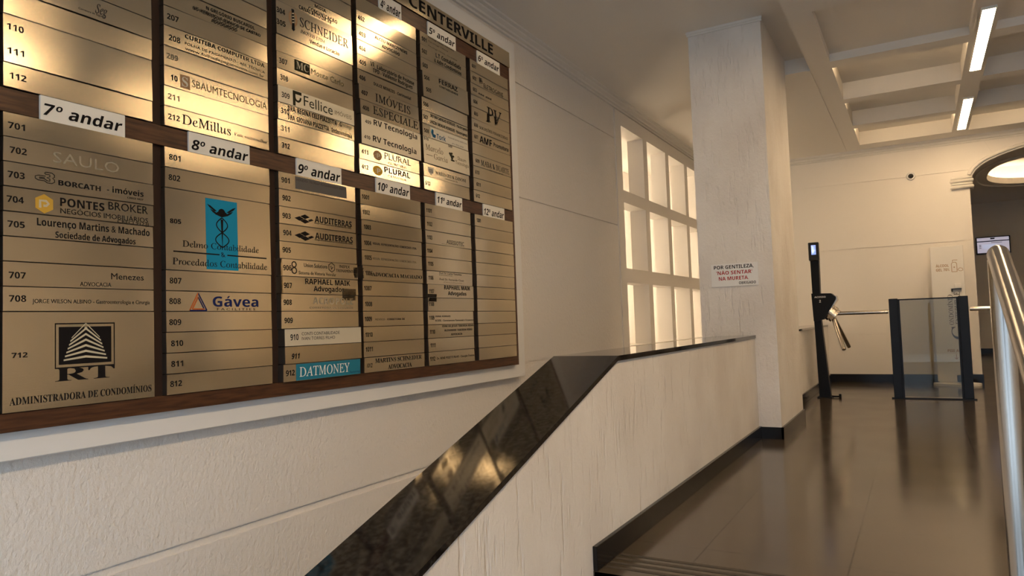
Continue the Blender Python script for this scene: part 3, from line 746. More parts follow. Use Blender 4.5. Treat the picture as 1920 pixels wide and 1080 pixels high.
COLS = [(1.273, 1.841), (1.893, 2.463), (2.518, 3.083), (3.124, 3.700), (3.742, 4.292), (4.346, 4.905)]
PF = -2.770                                # plate front
LOW, UPP, PIT_L, PIT_U = -0.2485, 0.906, 0.08871, 0.0885
class Plate:
    def __init__(s, c, upper, r0, r1, mat_, dx=0.0, dy=0.0, seed=0):
        y0, y1 = COLS[c]
        base, pit = (UPP, PIT_U) if upper else (LOW, PIT_L)
        rn = random.Random(seed)
        s.y0, s.y1 = y0 + 0.002 + dy, y1 - 0.002 + dy * 0.6
        s.z0, s.z1 = base + r0 * pit + 0.0016, base + r1 * pit - 0.0020
        s.bul = rn.uniform(-0.003, 0.007); s.ph = rn.uniform(-0.25, 0.25); s.tv = rn.uniform(-0.0022, 0.0028) * min(2.0, r1 - r0); s.tu = rn.uniform(-0.002, 0.002)
        s.dx = dx; s.mat = mat_; s.ink = []
    def disp(s, y, z):
        u = (y - s.y0) / (s.y1 - s.y0); v = (z - s.z0) / (s.z1 - s.z0)
        return s.dx + s.bul * math.sin(math.pi * min(1, max(0, u + s.ph * u * (1 - u)))) + s.tu * (u - 0.5) + s.tv * (0.5 - v) + 0.002
    def P(s, y, z, up=0.0): return (PF + s.disp(y, z) + 0.5 * up, y, z)
    def mesh(s):
        b = MB(); nu, nv = 14, 3
        g = [[s.P(s.y0 + (s.y1 - s.y0) * i / nu, s.z0 + (s.z1 - s.z0) * j / nv) for i in range(nu + 1)] for j in range(nv + 1)]
        vs = [q for r in g for q in r]
        b.add(vs, [(j * (nu + 1) + i, j * (nu + 1) + i + 1, (j + 1) * (nu + 1) + i + 1, (j + 1) * (nu + 1) + i) for j in range(nv) for i in range(nu)], s.mat, True)
        ring = [g[0][i] for i in range(nu + 1)] + [g[j][nu] for j in range(1, nv + 1)] + [g[nv][i] for i in range(nu - 1, -1, -1)] + [g[j][0] for j in range(nv - 1, 0, -1)]
        back = [(-2.797, q[1], q[2]) for q in ring]; k = len(ring)
        b.add(ring + back, [(i, (i + 1) % k, k + (i + 1) % k, k + i) for i in range(k)], 'plate_edge')
        return b
    def letters(s, b, txt, font, ink, y0, y1, z, cap):
        v, f = lettering(txt, font)
        b.add([s.P(y0 + p[0] * (y1 - y0), z + p[1] * cap, 0.0011) for p in v], f, 'ink_' + ink)
    def poly(s, b, pts, ink, up=0.0009): b.add([s.P(y, z, up) for y, z in pts], [tuple(range(len(pts)))], 'ink_' + ink)
    def stroke(s, b, pts, wd, ink, up=0.0012, closed=False):
        n = len(pts); L_, R_ = [], []
        for i in range(n):
            a = Vector(pts[(i - 1) % n] if closed or i > 0 else pts[0]); c = Vector(pts[(i + 1) % n] if closed or i < n - 1 else pts[-1])
            d = (c - a).normalized(); nn = Vector((-d.y, d.x)) * wd / 2
            p = Vector(pts[i]); L_.append(p + nn); R_.append(p - nn)
        for i in range(n if closed else n - 1):
            j = (i + 1) % n
            s.poly(b, [L_[i], L_[j], R_[j], R_[i]], ink, up)
    def rect(s, b, m, ink, up=0.0007, nseg=8):
        y0, y1, z0, z1 = m
        for i in range(nseg):
            a, c = y0 + (y1 - y0) * i / nseg, y0 + (y1 - y0) * (i + 1) / nseg
            s.poly(b, [(a, z0), (c, z0), (c, z1), (a, z1)], ink, up)
def ell(cy, cz, a, c, k=28, t0=0.0, t1=2 * math.pi, end=False):
    return [(cy + a * math.cos(t0 + (t1 - t0) * i / k), cz + c * math.sin(t0 + (t1 - t0) * i / k)) for i in range(k + (1 if end else 0))]

STD = 'brushed steel name plate '
# (id, column, upper block?, first row from the bottom, last row, material, faded number, label)
PL = []
def pl(pid, c, up, r0, r1, label, m='brushed_steel', num=None, ink='k', dx=0.0, dy=0.0):
    PL.append((pid, c, up, r0, r1, label, m, pid if num is None else num, ink, dx, dy))
# first column, upper block
pl('112', 0, 1, 0, 1, STD + 'numbered 112, without a name'); pl('110', 0, 1, 1, 3, 'double height brushed steel plate numbered 110 and 111, catching a bright streak')
pl('109', 0, 1, 3, 4, 'blank steel plate above the double plate numbered 110 and 111', num=''); pl('109b', 0, 1, 4, 5, 'steel plate with script lettering at the upper left photo edge', num='')
WORD = ['', 'first', 'second', 'third', 'fourth', 'fifth', 'sixth', 'seventh', 'eighth', 'ninth', 'tenth', 'eleventh', 'twelfth']
for r in range(5, 12): pl('a%d' % r, 0, 1, r, r + 1, 'blank steel plate, %s from the top of the first floor column' % WORD[12 - r], num='')
# second column
pl('212', 1, 1, 0, 1, STD + 'numbered 212 with a large serif name'); pl('211', 1, 1, 1, 2, STD + 'with a worn number 211 and no name', ink='u')
pl('210', 1, 1, 2, 3, STD + 'with pale square S logo and thin gold lettering', num=''); pl('209', 1, 1, 3, 4, STD + 'with a rubbed out number between 208 and 210', ink='u')
pl('208', 1, 1, 4, 5, STD + 'numbered 208 with three lines and a web address'); pl('207', 1, 1, 5, 6, STD + 'numbered 207 with two lines for lawyers')
pl('206', 1, 1, 6, 7, 'steel plate with one line of bold capitals above plate 207', num='')
for r in range(7, 12): pl('b%d' % r, 1, 1, r, r + 1, 'blank steel plate, %s from the top of the second floor column' % WORD[12 - r], num='')
# third column
pl('312', 2, 1, 0, 1, STD + 'numbered 312, without a name'); pl('311', 2, 1, 1, 2, STD + 'with a worn number 311 and no name', ink='u'); pl('310', 2, 1, 2, 3, STD + 'numbered 310 with two lines for lady doctors', dx=0.004)
pl('309', 2, 1, 3, 4, 'pale cream plate numbered 309 with dark bracket logo', 'plate_white', dx=0.006); pl('308', 2, 1, 4, 5, STD + 'numbered 308, without a name', ink='g')
pl('307', 2, 1, 5, 6, STD + 'numbered 307 with a dark olive square logo', ink='g'); pl('306', 2, 1, 6, 7, 'blank steel plate between plates 305 and 307', num='')
pl('304', 2, 1, 7, 9, 'double steel plate numbered 304 and 305 with orange ring logo', num='', dx=0.004); pl('303', 2, 1, 9, 10, 'steel plate with bold capitals above plate 304', num='')
for r in range(10, 12): pl('c%d' % r, 2, 1, r, r + 1, 'blank steel plate, %s from the top of the third floor column' % WORD[12 - r], num='')
# fourth column
pl('412', 3, 1, 0, 1, STD + 'numbered 412 with a bright yellow disc logo'); pl('411', 3, 1, 1, 2, STD + 'numbered 411 with a faded yellow disc logo')
pl('409', 3, 1, 2, 4, 'white double plate numbered 409 and 410 with the same name twice', 'plate_white', num='', dx=0.010, dy=0.012)
pl('408', 3, 1, 4, 5, STD + 'numbered 408 with serif capitals', dx=0.008, dy=0.008); pl('407', 3, 1, 5, 6, STD + 'numbered 407 with serif capitals', dx=0.004, dy=0.004)
pl('406', 3, 1, 6, 7, STD + 'numbered 406 with one small line'); pl('405', 3, 1, 7, 8, STD + 'numbered 405 with small monogram and two lines'); pl('404', 3, 1, 8, 9, STD + 'numbered 404, without a name')
pl('403', 3, 1, 9, 10, STD + 'numbered 403 with two short centred lines'); pl('402', 3, 1, 10, 11, STD + 'numbered 402, without a name'); pl('401', 3, 1, 11, 12, 'blank steel plate right below the fourth floor heading', num='')
# fifth column
pl('512', 4, 1, 0, 1, STD + 'numbered 512, without a name'); pl('511', 4, 1, 1, 2, STD + 'with a pale crest above plate 512', num=''); pl('510', 4, 1, 2, 4, 'shiny pale double plate numbered 510 and 509 with two names', 'plate_white', num='', dx=0.004)
pl('508', 4, 1, 4, 5, STD + 'numbered 508 with a white sticker and blue logo', ink='g'); pl('507', 4, 1, 5, 6, STD + 'numbered 507 with two long condensed lines'); pl('506', 4, 1, 6, 7, STD + 'numbered 506, without a name')
pl('504', 4, 1, 7, 9, 'double steel plate numbered 504 and 505 with bold black name', num='', dx=0.008, dy=0.008); pl('503', 4, 1, 9, 10, STD + 'numbered 503, without a name'); pl('502', 4, 1, 10, 11, STD + 'numbered 502 with two bold condensed lines')
pl('501', 4, 1, 11, 12, STD + 'numbered 501 with small brown lines below the heading')
# sixth column
for r, d in enumerate(('without a name, lowest of the sixth floor', 'without a name', 'without a name', 'with wide serif capitals', 'of the sixth floor without visible number', 'with heavy dark blue-black initials', 'with one line of small serif capitals', 'under two tall serif initials', 'at the top of two tall serif initials', 'with two tiny dark marks', 'with a dark triangular stripe logo', 'right below the sixth floor heading')):
    nmb = 612 - r
    pl(str(nmb), 5, 1, r, r + 1, (STD + ('' if nmb == 608 else 'numbered %d, ' % nmb) + d), num='' if nmb == 608 else None, ink='g')
# seventh column, lower block
pl('712', 0, 0, 0, 4, 'large square steel plate numbered 712 with striped building emblem', num=''); pl('708', 0, 0, 4, 5, STD + 'numbered 708 with one thin line'); pl('707', 0, 0, 5, 6, STD + 'numbered 707 with the name at its right end')
pl('706', 0, 0, 6, 7, 'blank steel plate between plates 705 and 707', num=''); pl('705', 0, 0, 7, 8, STD + 'numbered 705 with two bold lines'); pl('704', 0, 0, 8, 9, STD + 'numbered 704 with a golden hexagon logo', dx=0.002); pl('703', 0, 0, 9, 10, STD + 'numbered 703 with outlined curly logo', dx=0.003)
pl('702', 0, 0, 10, 11, STD + 'numbered 702 with a faint handwritten scrawl'); pl('701', 0, 0, 11, 12, STD + 'numbered 701, without a name')
# eighth column
for r, nmb in enumerate((812, 811, 810, 809)): pl(str(nmb), 1, 0, r, r + 1, STD + 'numbered %d, without a name' % nmb)
pl('808', 1, 0, 4, 5, STD + 'numbered 808 with red and navy triangle logo'); pl('807', 1, 0, 5, 6, STD + 'numbered 807, without a name'); pl('805', 1, 0, 6, 10, 'tall steel plate numbered 805 with blue panel and winged staff', num='')
pl('802', 1, 0, 10, 11, STD + 'numbered 802, without a name'); pl('801', 1, 0, 11, 12, STD + 'numbered 801, without a name')
# ninth column
pl('912', 2, 0, 0, 1, STD + 'numbered 912 with a bright teal sticker', num='', dx=0.010); pl('911', 2, 0, 1, 2, 'protruding steel plate with slanted number 911', num='', dx=0.020, dy=0.004); pl('910', 2, 0, 2, 3, 'pale protruding plate numbered 910 with two small lines', 'plate_white', num='', dx=0.018, dy=0.006)
pl('909', 2, 0, 3, 4, STD + 'numbered 909, without a name', dx=0.004); pl('908', 2, 0, 4, 5, STD + 'numbered 908 with a scraped off name', dx=0.004); pl('907', 2, 0, 5, 6, STD + 'numbered 907 with bold name, taped at both ends', dx=0.006)
pl('906', 2, 0, 6, 7, STD + 'numbered 906 with figure eight and hexagon logos', dx=0.005); pl('905', 2, 0, 7, 8, STD + 'numbered 905, without a name')
pl('904', 2, 0, 8, 9, STD + 'numbered 904, lower of two with black diamond logos'); pl('903', 2, 0, 9, 10, STD + 'numbered 903, upper of two with black diamond logos'); pl('902', 2, 0, 10, 11, STD + 'numbered 902, without a name'); pl('901', 2, 0, 11, 12, STD + 'numbered 901 with a grey notice strip')
# tenth column
D10 = {1012: 'with two lines of serif capitals', 1011: 'without a name', 1010: 'without a name', 1009: 'with a half faded line', 1008: 'without a name', 1007: 'without a name', 1006: 'with bold serif capitals', 1005: 'with a faded small line', 1004: 'with a dark small line', 1003: 'without a name', 1002: 'without a name', 1001: 'without a name'}
for r in range(12):
    nmb = 1012 - r
    pl(str(nmb), 3, 0, r, r + 1, STD + 'numbered %d, %s' % (nmb, D10[nmb]), num='' if nmb == 1012 else None, dx=0.004 if nmb in (1006, 1003) else 0)
D11 = {1112: 'with one line of small italics', 1111: 'without a name', 1110: 'with three bold centred lines', 1109: 'with a dark line and a brown line', 1108: 'without a name', 1107: 'with bold dark name of two lines', 1106: 'with small brown lines', 1105: 'without a name', 1104: 'without a name', 1103: 'with one thin word at its right', 1102: 'without a name', 1101: 'without a name'}
for r in range(12):
    nmb = 1112 - r
    pl(str(nmb), 4, 0, r, r + 1, STD + 'numbered %d, %s' % (nmb, D11[nmb]), dx=0.006 if nmb in (1107, 1108) else 0)
pl('1201', 5, 0, 11, 12, STD + 'numbered 1201 at the top of the twelfth floor column', ink='g')
for r in range(11): pl('m%d' % r, 5, 0, r, r + 1, 'blank steel plate, %s below plate 1201' % WORD[11 - r] if r else 'blank steel plate at the foot of the twelfth floor column', num='')

NUM = {0: (0.014, 0.055), 1: (0.0155, 0.055), 2: (0.018, 0.053), 3: (0.016, 0.061), 4: (0.014, 0.054), 5: (0.030, 0.053)}
NCAP = (0.0228, 0.0245, 0.027, 0.0258, 0.0265, 0.027)
byp = {}
for T_ in TEXTS: byp.setdefault(T_[0], []).append(T_)
for i_, (pid, c, up, r0, r1, label, m_, num, ink, dx, dy) in enumerate(PL):
    P = Plate(c, up, r0, r1, m_, dx, dy, 100 + i_)
    b = P.mesh()
    rn = random.Random(i_)
    if num:
        o_, w_ = NUM[c]
        if c == 3 and len(num) == 3: w_ = 0.056
        if c == 4 and len(num) == 3: w_ = 0.052
        jy, jz = rn.uniform(-0.004, 0.008), rn.uniform(-0.003, 0.004)
        nm = [(num, 0)] if pid != '110' else [('111', 0), ('110', 1)]
        for tx, k in nm:
            P.letters(b, tx, 'B', ink, P.y0 + o_ + jy, P.y0 + o_ + jy + w_, P.z0 + 0.029 + jz + k * PIT_U, NCAP[c])
    for (tp, s_, fn, co, y0, y1, z, cap) in byp.get(pid, []): P.letters(b, s_, fn, co, y0, y1, z, cap)
    K_ = MARKS
    if pid == '712':
        y0, y1, z0, z1 = K_['712']; dyy, dzz = y1 - y0, z1 - z0
        P.stroke(b, [(y0, z0), (y1, z0), (y1, z1), (y0, z1)], 0.006, 'k', 0.0010, True)
        q = 0.012; P.rect(b, (y0 + q, y1 - q, z0 + q, z1 - q), 'k', 0.0008)
        for k in range(7):
            zz = z0 + q + dzz * (0.08 + 0.085 * k); wd = dyy * (0.37 - 0.022 * k); cyy = (y0 + y1) / 2
            pk = dzz * (0.055 + 0.045 * k); th = dzz * (0.052 if k < 6 else 0.03)
            P.poly(b, [(cyy - wd, zz), (cyy, zz + pk), (cyy, zz + pk + th), (cyy - wd, zz + th * 0.7)], 'h', 0.0014); P.poly(b, [(cyy, zz + pk), (cyy + wd, zz), (cyy + wd, zz + th * 0.7), (cyy, zz + pk + th)], 'h', 0.0014)
        P.poly(b, ell(cyy, z0 + dzz * 0.885, 0.006, 0.006, 10), 'h', 0.0014)
    elif pid == '805':
        y0, y1, z0, z1 = K_['805']; P.rect(b, K_['805'], 'b', 0.0007)
        cy_ = (y0 + y1) / 2; zt = z1 - 0.03
        P.poly(b, [(cy_ - 0.007, zt - 0.06), (cy_, zt - 0.205), (cy_ + 0.007, zt - 0.06)], 'k', 0.0012)
        P.poly(b, ell(cy_, zt - 0.030, 0.020, 0.020, 18, 0, math.pi, True), 'k', 0.0012); P.poly(b, [(cy_ - 0.034, zt - 0.040), (cy_, zt - 0.050), (cy_ + 0.034, zt - 0.040), (cy_ + 0.024, zt - 0.026), (cy_ - 0.024, zt - 0.026)], 'k', 0.0013)
        for sg in (1, -1):
            P.poly(b, [(cy_ + sg * 0.022, zt - 0.034), (cy_ + sg * 0.052, zt - 0.020), (cy_ + sg * 0.064, zt - 0.016), (cy_ + sg * 0.050, zt - 0.030), (cy_ + sg * 0.030, zt - 0.042)], 'k', 0.0013)
            P.stroke(b, [(cy_ + sg * (0.030 if t_ < 13 else 0.036) * math.sin(math.pi * t_ / 13.0), zt - 0.052 - 0.138 * t_ / 26.0) for t_ in range(27)], 0.0055, 'k', 0.0014)
            P.poly(b, [(cy_ + sg * 0.026, zt - 0.024), (cy_ + sg * 0.060, zt - 0.002), (cy_ + sg * 0.078, zt + 0.004), (cy_ + sg * 0.066, zt - 0.010), (cy_ + sg * 0.040, zt - 0.026)], 'k', 0.0015)
        P.rect(b, (K_['805l1'][0], K_['805l1'][1], K_['805l1'][3] - 0.006, K_['805l1'][3] + 0.0), 'k', 0.0013); P.rect(b, (K_['805l2'][0], K_['805l2'][1], K_['805l1'][3] - 0.006, K_['805l1'][3]), 'k', 0.0013)
    elif pid == '912': P.rect(b, (K_['912'][0], P.y1 + 0.0, P.z0 + 0.001, P.z1 - 0.001), 'e', 0.0006)
    elif pid == '508':
        P.rect(b, (K_['508'][0], P.y1 - 0.006, P.z0 + 0.004, P.z1 - 0.008), 'p', 0.0006)
        y0, y1, z0, z1 = K_['508l']; w2, h2 = y1 - y0, z1 - z0
        P.poly(b, [(y0 + .3 * w2, z1), (y0 + .55 * w2, z1 - .1 * h2), (y0 + .5 * w2, z0 + .45 * h2), (y1, z0 + .4 * h2), (y0 + .85 * w2, z0), (y0 + .35 * w2, z0 + .05 * h2), (y0 + .05 * w2, z0 + .45 * h2)], 't', 0.0012)
        P.poly(b, [(y0 + .2 * w2, z1), (y0 + .3 * w2, z1), (y0 + .05 * w2, z0 + .45 * h2), (y0, z0 + .6 * h2)], 'b', 0.0013)
    elif pid == '901': P.rect(b, (K_['901'][0], K_['901'][1], P.z0 + 0.012, P.z1 - 0.008), 'x', 0.0006)
    elif pid == '210': P.rect(b, K_['210'], 'c', 0.0007, 2)
    elif pid == '307': P.rect(b, K_['307'], 'd', 0.0007, 2)
    elif pid == '704':
        y0, y1, z0, z1 = K_['704']; cyy, czz, rr, rz = (y0 + y1) / 2, (z0 + z1) / 2, (y1 - y0) / 2, (z1 - z0) / 2
        hx = [(cyy + rr * 1.1 * math.sin(math.pi / 3 * k), czz + rz * math.cos(math.pi / 3 * k)) for k in range(6)]
        P.poly(b, hx, 'y', 0.0007)
        P.stroke(b, [(cyy - rr * .45, czz - rz * .45), (cyy - rr * .45, czz + rz * .3), (cyy + rr * .2, czz + rz * .3), (cyy + rr * .45, czz + rz * .05), (cyy + rr * .2, czz - rz * .2), (cyy - rr * .1, czz - rz * .2)], 0.009, 'h', 0.0012)
    elif pid == '703':
        y0, y1, z0, z1 = K_['703']; w2, h2 = y1 - y0, z1 - z0
        P.stroke(b, [(y0 + w2 * u, z0 + h2 * v) for u, v in ((.55, .62), (.2, .62), (.06, .5), (.06, .3), (.2, .16), (.5, .16), (.62, .0), (.85, .0), (.97, .15), (.97, .38), (.88, .5), (.97, .62), (.97, .84), (.85, 1), (.55, 1), (.5, .9), (.55, .8), (.75, .8), (.75, .62), (.6, .5), (.75, .38), (.75, .2), (.62, .2), (.5, .34), (.25, .34), (.25, .45), (.5, .45))], 0.0026, 'k')
    elif pid == '808':
        y0, y1, z0, z1 = K_['808']; w2, h2 = y1 - y0, z1 - z0
        for q, (cl, cr) in ((0.0, ('q', 'n')), (0.16, ('q', 'n'))):
            A_, B2, C2 = (y0 + w2 * q, z0 + h2 * q * .5), (y0 + w2 * .5, z1 - h2 * q * 1.4), (y1 - w2 * q, z0 + h2 * q * .5)
            P.stroke(b, [A_, B2], 0.006, cl); P.stroke(b, [B2, C2], 0.006, cr); P.stroke(b, [A_, C2], 0.006, cr if q == 0 else 'q')
    elif pid == '304':
        y0, y1, z0, z1 = K_['304']; cyy, czz = (y0 + y1) / 2, (z0 + z1) / 2 + 0.008
        P.stroke(b, ell(cyy, czz, 0.024, 0.036, 24), 0.012, 'c', 0.0009, True)
        P.rect(b, (cyy - 0.009, cyy + 0.009, z0 + 0.006, z1), 'k', 0.0011, 2)
        for k in range(4): P.poly(b, [(cyy - 0.007, czz - 0.026 + k * 0.016), (cyy + 0.007, czz - 0.021 + k * 0.016), (cyy + 0.007, czz - 0.014 + k * 0.016), (cyy - 0.007, czz - 0.019 + k * 0.016)], 'h', 0.0014)
        P.poly(b, [(cyy - 0.013, z0 + 0.012), (cyy, z0), (cyy + 0.013, z0 + 0.012)], 'k', 0.0011)
    elif pid == '309':
        y0, y1, z0, z1 = K_['309']; w2, h2 = y1 - y0, P.z1 - P.z0; z0 = P.z0
        P.poly(b, [(y0, z0 + .04 * h2), (y0 + .3 * w2, z0 + .04 * h2), (y0 + .3 * w2, z0 + .97 * h2), (y0, z0 + .97 * h2)], 'd')
        P.poly(b, [(y0 + .3 * w2, z0 + .78 * h2), (y1, z0 + .78 * h2), (y1, z0 + .97 * h2), (y0 + .3 * w2, z0 + .97 * h2)], 'd')
        P.stroke(b, ell(y0 + .55 * w2, z0 + .62 * h2, .34 * w2, .27 * h2, 14, -math.pi * .95, 0.05, True), 0.011, 'd')
    elif pid in ('903', '904'):
        y0, y1, z0, z1 = K_[pid]; w2, h2 = y1 - y0, z1 - z0
        for (u, v) in ((.29, .5), (.56, .76), (.56, .28), (.80, .5)):
            P.poly(b, [(y0 + w2 * (u - .24), z0 + h2 * v), (y0 + w2 * u, z0 + h2 * (v - .24)), (y0 + w2 * (u + .24), z0 + h2 * v), (y0 + w2 * u, z0 + h2 * (v + .24))] if u != .80 else [(y0 + w2 * .7, z0 + h2 * .45), (y0 + w2 * .8, z0 + h2 * .3), (y1, z0 + h2 * .5), (y0 + w2 * .88, z0 + h2 * .62)], 'k')
    elif pid == '906':
        y0, y1, z0, z1 = K_['906']; cyy = (y0 + y1) / 2; q = (z1 - z0)
        P.stroke(b, ell(cyy, z0 + q * .26, (y1 - y0) * .42, q * .23, 18), 0.006, 'k', 0.0012, True); P.stroke(b, ell(cyy, z0 + q * .74, (y1 - y0) * .38, q * .21, 18), 0.006, 'k', 0.0012, True)
        y0, y1, z0, z1 = K_['906h']; cyy, czz, rr = (y0 + y1) / 2, (z0 + z1) / 2, (y1 - y0) / 2
        P.stroke(b, [(cyy + rr * math.sin(math.pi / 3 * k), czz + rr * math.cos(math.pi / 3 * k)) for k in range(6)], 0.004, 'k', 0.0012, True); P.stroke(b, [(cyy - .2 * rr, czz + .3 * rr), (cyy - .1 * rr, czz - .4 * rr), (cyy + .4 * rr, czz + .1 * rr)], 0.005, 'k')
    elif pid in ('411', '412'):
        y0, y1, z0, z1 = K_[pid]; P.poly(b, ell((y0 + y1) / 2, (z0 + z1) / 2, (y1 - y0) / 2, 0.029, 24), 'y' if pid == '412' else 'c')
    elif pid == '602':
        y0, y1, z0, z1 = K_['602']
        for k in range(5): P.stroke(b, [(y0 + 0.001, z0 + 0.008 + 0.010 * k), (y1 - 0.004 * abs(k - 1), z0 + 0.018 + 0.008 * k)], 0.0045, 'g')
        P.poly(b, [(y0, z0 + 0.02), (y0 + .8 * (y1 - y0), z0 + .5 * (z1 - z0)), (y0 + 0.006, z1)], 'g')
    elif pid == '603':
        for kk in ('603a', '603b'):
            y0, y1, z0, z1 = K_[kk]; zc_ = 1.729
            for q in range(6): P.rect(b, (y0 + (y1 - y0) * q / 6, y0 + (y1 - y0) * (q + .7) / 6, zc_, zc_ + 0.010 + 0.004 * (q % 2)), 'g', 0.0009, 1)
    elif pid == '510':
        y0, y1, z0, z1 = K_['510l']; w2, h2 = y1 - y0, z1 - z0
        for (u, v, a_, c_) in ((.2, .8, .18, .16), (.5, .88, .16, .12), (.38, .62, .22, .16), (.7, .6, .22, .12), (.5, .4, .2, .2), (.6, .12, .36, .1)): P.poly(b, ell(y0 + u * w2, z0 + v * h2, a_ * w2, c_ * h2, 14), 'd')
        P.rect(b, (K_['510u'][0], K_['510u'][1], 1.139, 1.143), 'u', 0.0009, 2)
    elif pid == '511':
        y0, y1, z0, z1 = K_['511']; w2, h2 = y1 - y0, z1 - z0
        P.poly(b, [(y0, z1), (y1, z1), (y1, z0 + .4 * h2), ((y0 + y1) / 2, z0), (y0, z0 + .4 * h2)], 'p')
        P.rect(b, (y0 + .15 * w2, y1 - .15 * w2, z0 + .66 * h2, z0 + .74 * h2), 'g', 0.0012, 1)
        for q in (.2, .45, .7): P.rect(b, (y0 + q * w2, y0 + (q + .12) * w2, z0 + .3 * h2, z0 + .6 * h2), 'g', 0.0012, 1)
    elif pid == '1103': P.rect(b, (K_['1103'][0], K_['1103'][1], 0.5585, 0.5605), 'u', 0.0009, 3)
    o = b.build('name_plate', None, (PF, P.y0, P.z0))
    tag(o, label, 'name plate', 'steel name plates on the directory board')
    def tape(m, d=0.006):
        y0, y1, z0, z1 = m; tb = MB(); rt = random.Random(i_ + 5)
        nu, nv = 5, 6
        g = [[P.P(y0 + (y1 - y0) * i / nu, z0 + (z1 - z0) * j / nv, 0.002 + rt.uniform(0, d)) for i in range(nu + 1)] for j in range(nv + 1)]
        tb.add([q for r in g for q in r], [(j * (nu + 1) + i, j * (nu + 1) + i + 1, (j + 1) * (nu + 1) + i + 1, (j + 1) * (nu + 1) + i) for j in range(nv) for i in range(nu)], 'clear_tape')
        tp = tb.build('tape', None, (PF, P.y0, P.z0)); tp.parent = o; tp.location = (0, 0, 0); tp['label'] = 'crinkled clear tape'
    if pid == '907': tape((P.y0 - 0.045, P.y0 + 0.012, P.z0 - 0.03, P.z1 + 0.09)); tape((2.955, 3.066, P.z0 - 0.03, P.z0 + 0.035), 0.001)
    if pid == '1006': tape((P.y0 - 0.075, P.y0 + 0.012, P.z0 + 0.01, P.z1 - 0.015))
    if pid == '1107': tape((P.y0 - 0.03, P.y0 + 0.10, P.z0 - 0.028, P.z0 + 0.022), 0.002)

# ================================================================== sign on the pillar
b = MB(); sx0, sx1, sz0, sz1 = -1.524, -1.140, 0.260, 0.451
b.box(sx0, sx1, 6.120, 6.129, sz0, sz1, 'white_panel', 0.001)
for (s_, u0, u1, v, cp, ik) in (('POR GENTILEZA,', .062, .915, .78, .155, 'k'), ("'NÃO SENTAR'", .112, .88, .53, .155, 'r'), ('NA MURETA.', .16, .80, .277, .155, 'r'), ('OBRIGADO', .59, .945, .075, .115, 'k')):
    b.letters(s_, 'B', 'ink_' + ik, (sx0 + u0 * (sx1 - sx0), 6.1192, sz0 + v * (sz1 - sz0)), (1, 0, 0), ZD, (u1 - u0) * (sx1 - sx0), cp * (sz1 - sz0))
tag(b.build('wall_sign', None, (-1.33, 6.129, sz0)), 'small white sign with black and red capitals on the pillar', 'sign')

# ================================================================== turnstiles and glass gate
def turnstile(cx, flip, label):
    y = 9.34
    X = lambda x: cx + flip * (x + 1.055)      # drawn for the left turnstile, mirrored for the right one
    def bx(mb, x0, x1, *a): mb.box(min(X(x0), X(x1)), max(X(x0), X(x1)), *a)
    t = thing('turnstile', (cx, y, -1.0), label, 'turnstile')
    b = MB(); b.prism([(X(p), q) for p, q in ((-1.094, -0.985), (-0.970, -0.985), (-1.030, -0.06), (-1.020, 0.70), (-1.116, 0.70), (-1.108, -0.06))], 1, y - 0.06, y + 0.06, 'black_metal'); bx(b, -1.115, -0.955, y - 0.10, y + 0.10, -1.0, -0.985, 'black_metal'); b.build('post', t)
    b = MB(); b.prism([(X(p), q) for p, q in ((-1.118, 0.252), (-0.905, 0.245), (-0.850, 0.200), (-0.852, 0.170), (-0.990, -0.062), (-1.106, -0.082))], 1, y - 0.11, y + 0.11, 'black_metal')
    if flip > 0:
        b.letters('ACESSO', 'B', 'ink_w', (-1.085, y - 0.1112, 0.196), (1, 0, 0), ZD, 0.125, 0.019); b.letters('2', 'B', 'ink_w', (-1.035, y - 0.1112, 0.140), (1, 0, 0), ZD, 0.020, 0.030)
    b.build('head', t)
    b = MB(); b.prism([(X(p), q) for p, q in ((-0.868, 0.215), (-0.848, 0.215), (-0.838, 0.165), (-0.93, 0.03), (-0.945, 0.045), (-0.858, 0.165))], 1, y - 0.09, y + 0.09, 'chrome'); b.build('edge_trim', t)['label'] = 'chrome edge trim'
    b = MB(); c0 = Vector((X(-0.955), y, 0.045)); ax = Vector((flip * 0.7071, 0, -0.7071))
    for (a0, a1, r) in ((0.0, 0.030, 0.094), (0.030, 0.040, 0.080), (0.040, 0.078, 0.098), (0.078, 0.086, 0.080), (0.086, 0.115, 0.088)): b.cyl(c0 + ax * a0, c0 + ax * a1, r, 'chrome', 28)
    b.build('hub', t)['label'] = 'chrome hub'
    hub = c0 + ax * 0.06
    for d in ((1.0, 0.0, 0.0), (0.25, -0.612, -0.75), (0.25, 0.612, -0.75)):
        dv = Vector((flip * d[0], d[1], d[2])); b = MB()
        L0 = 0.60 if d[1] == 0 else 0.555
        b.tube([hub + dv * 0.03, hub + dv * (L0 - 0.012), hub + dv * L0], [0.023, 0.023, 0.021], 'chrome', 18); b.build('arm', t)['label'] = 'chrome arm'
    b = MB(); bx(b, -1.121, -1.005, y - 0.14, y - 0.055, 0.646, 0.864, 'black_plastic', 0.006); rd = b.build('face_reader', t)
    if flip > 0:
        b = MB(); b.box(-1.088, -1.036, y - 0.1425, y - 0.139, 0.715, 0.830, 'screen_blue')
        b.box(-1.080, -1.058, y - 0.1432, y - 0.1425, 0.735, 0.815, 'screen_pale'); b.box(-1.080, -1.040, y - 0.1432, y - 0.1425, 0.755, 0.768, 'screen_pale')
        s_ = b.build('screen', rd); s_.location = -t.location - Vector((0, 0, 0)) + t.location
        s_['label'] = 'lit blue screen'
    b = MB(); b.tube([(X(-0.975), y - 0.02, -0.985), (X(-0.875), y - 0.02, -0.985)], 0.010, 'black_metal', 10); b.tube([(X(-0.872), y - 0.02, -1.0), (X(-0.872), y - 0.02, -0.955)], 0.014, 'black_metal', 12); b.build('floor_bracket', t)
turnstile(-1.055, 1, 'black tripod turnstile with three chrome arms and face reader left of the gate')
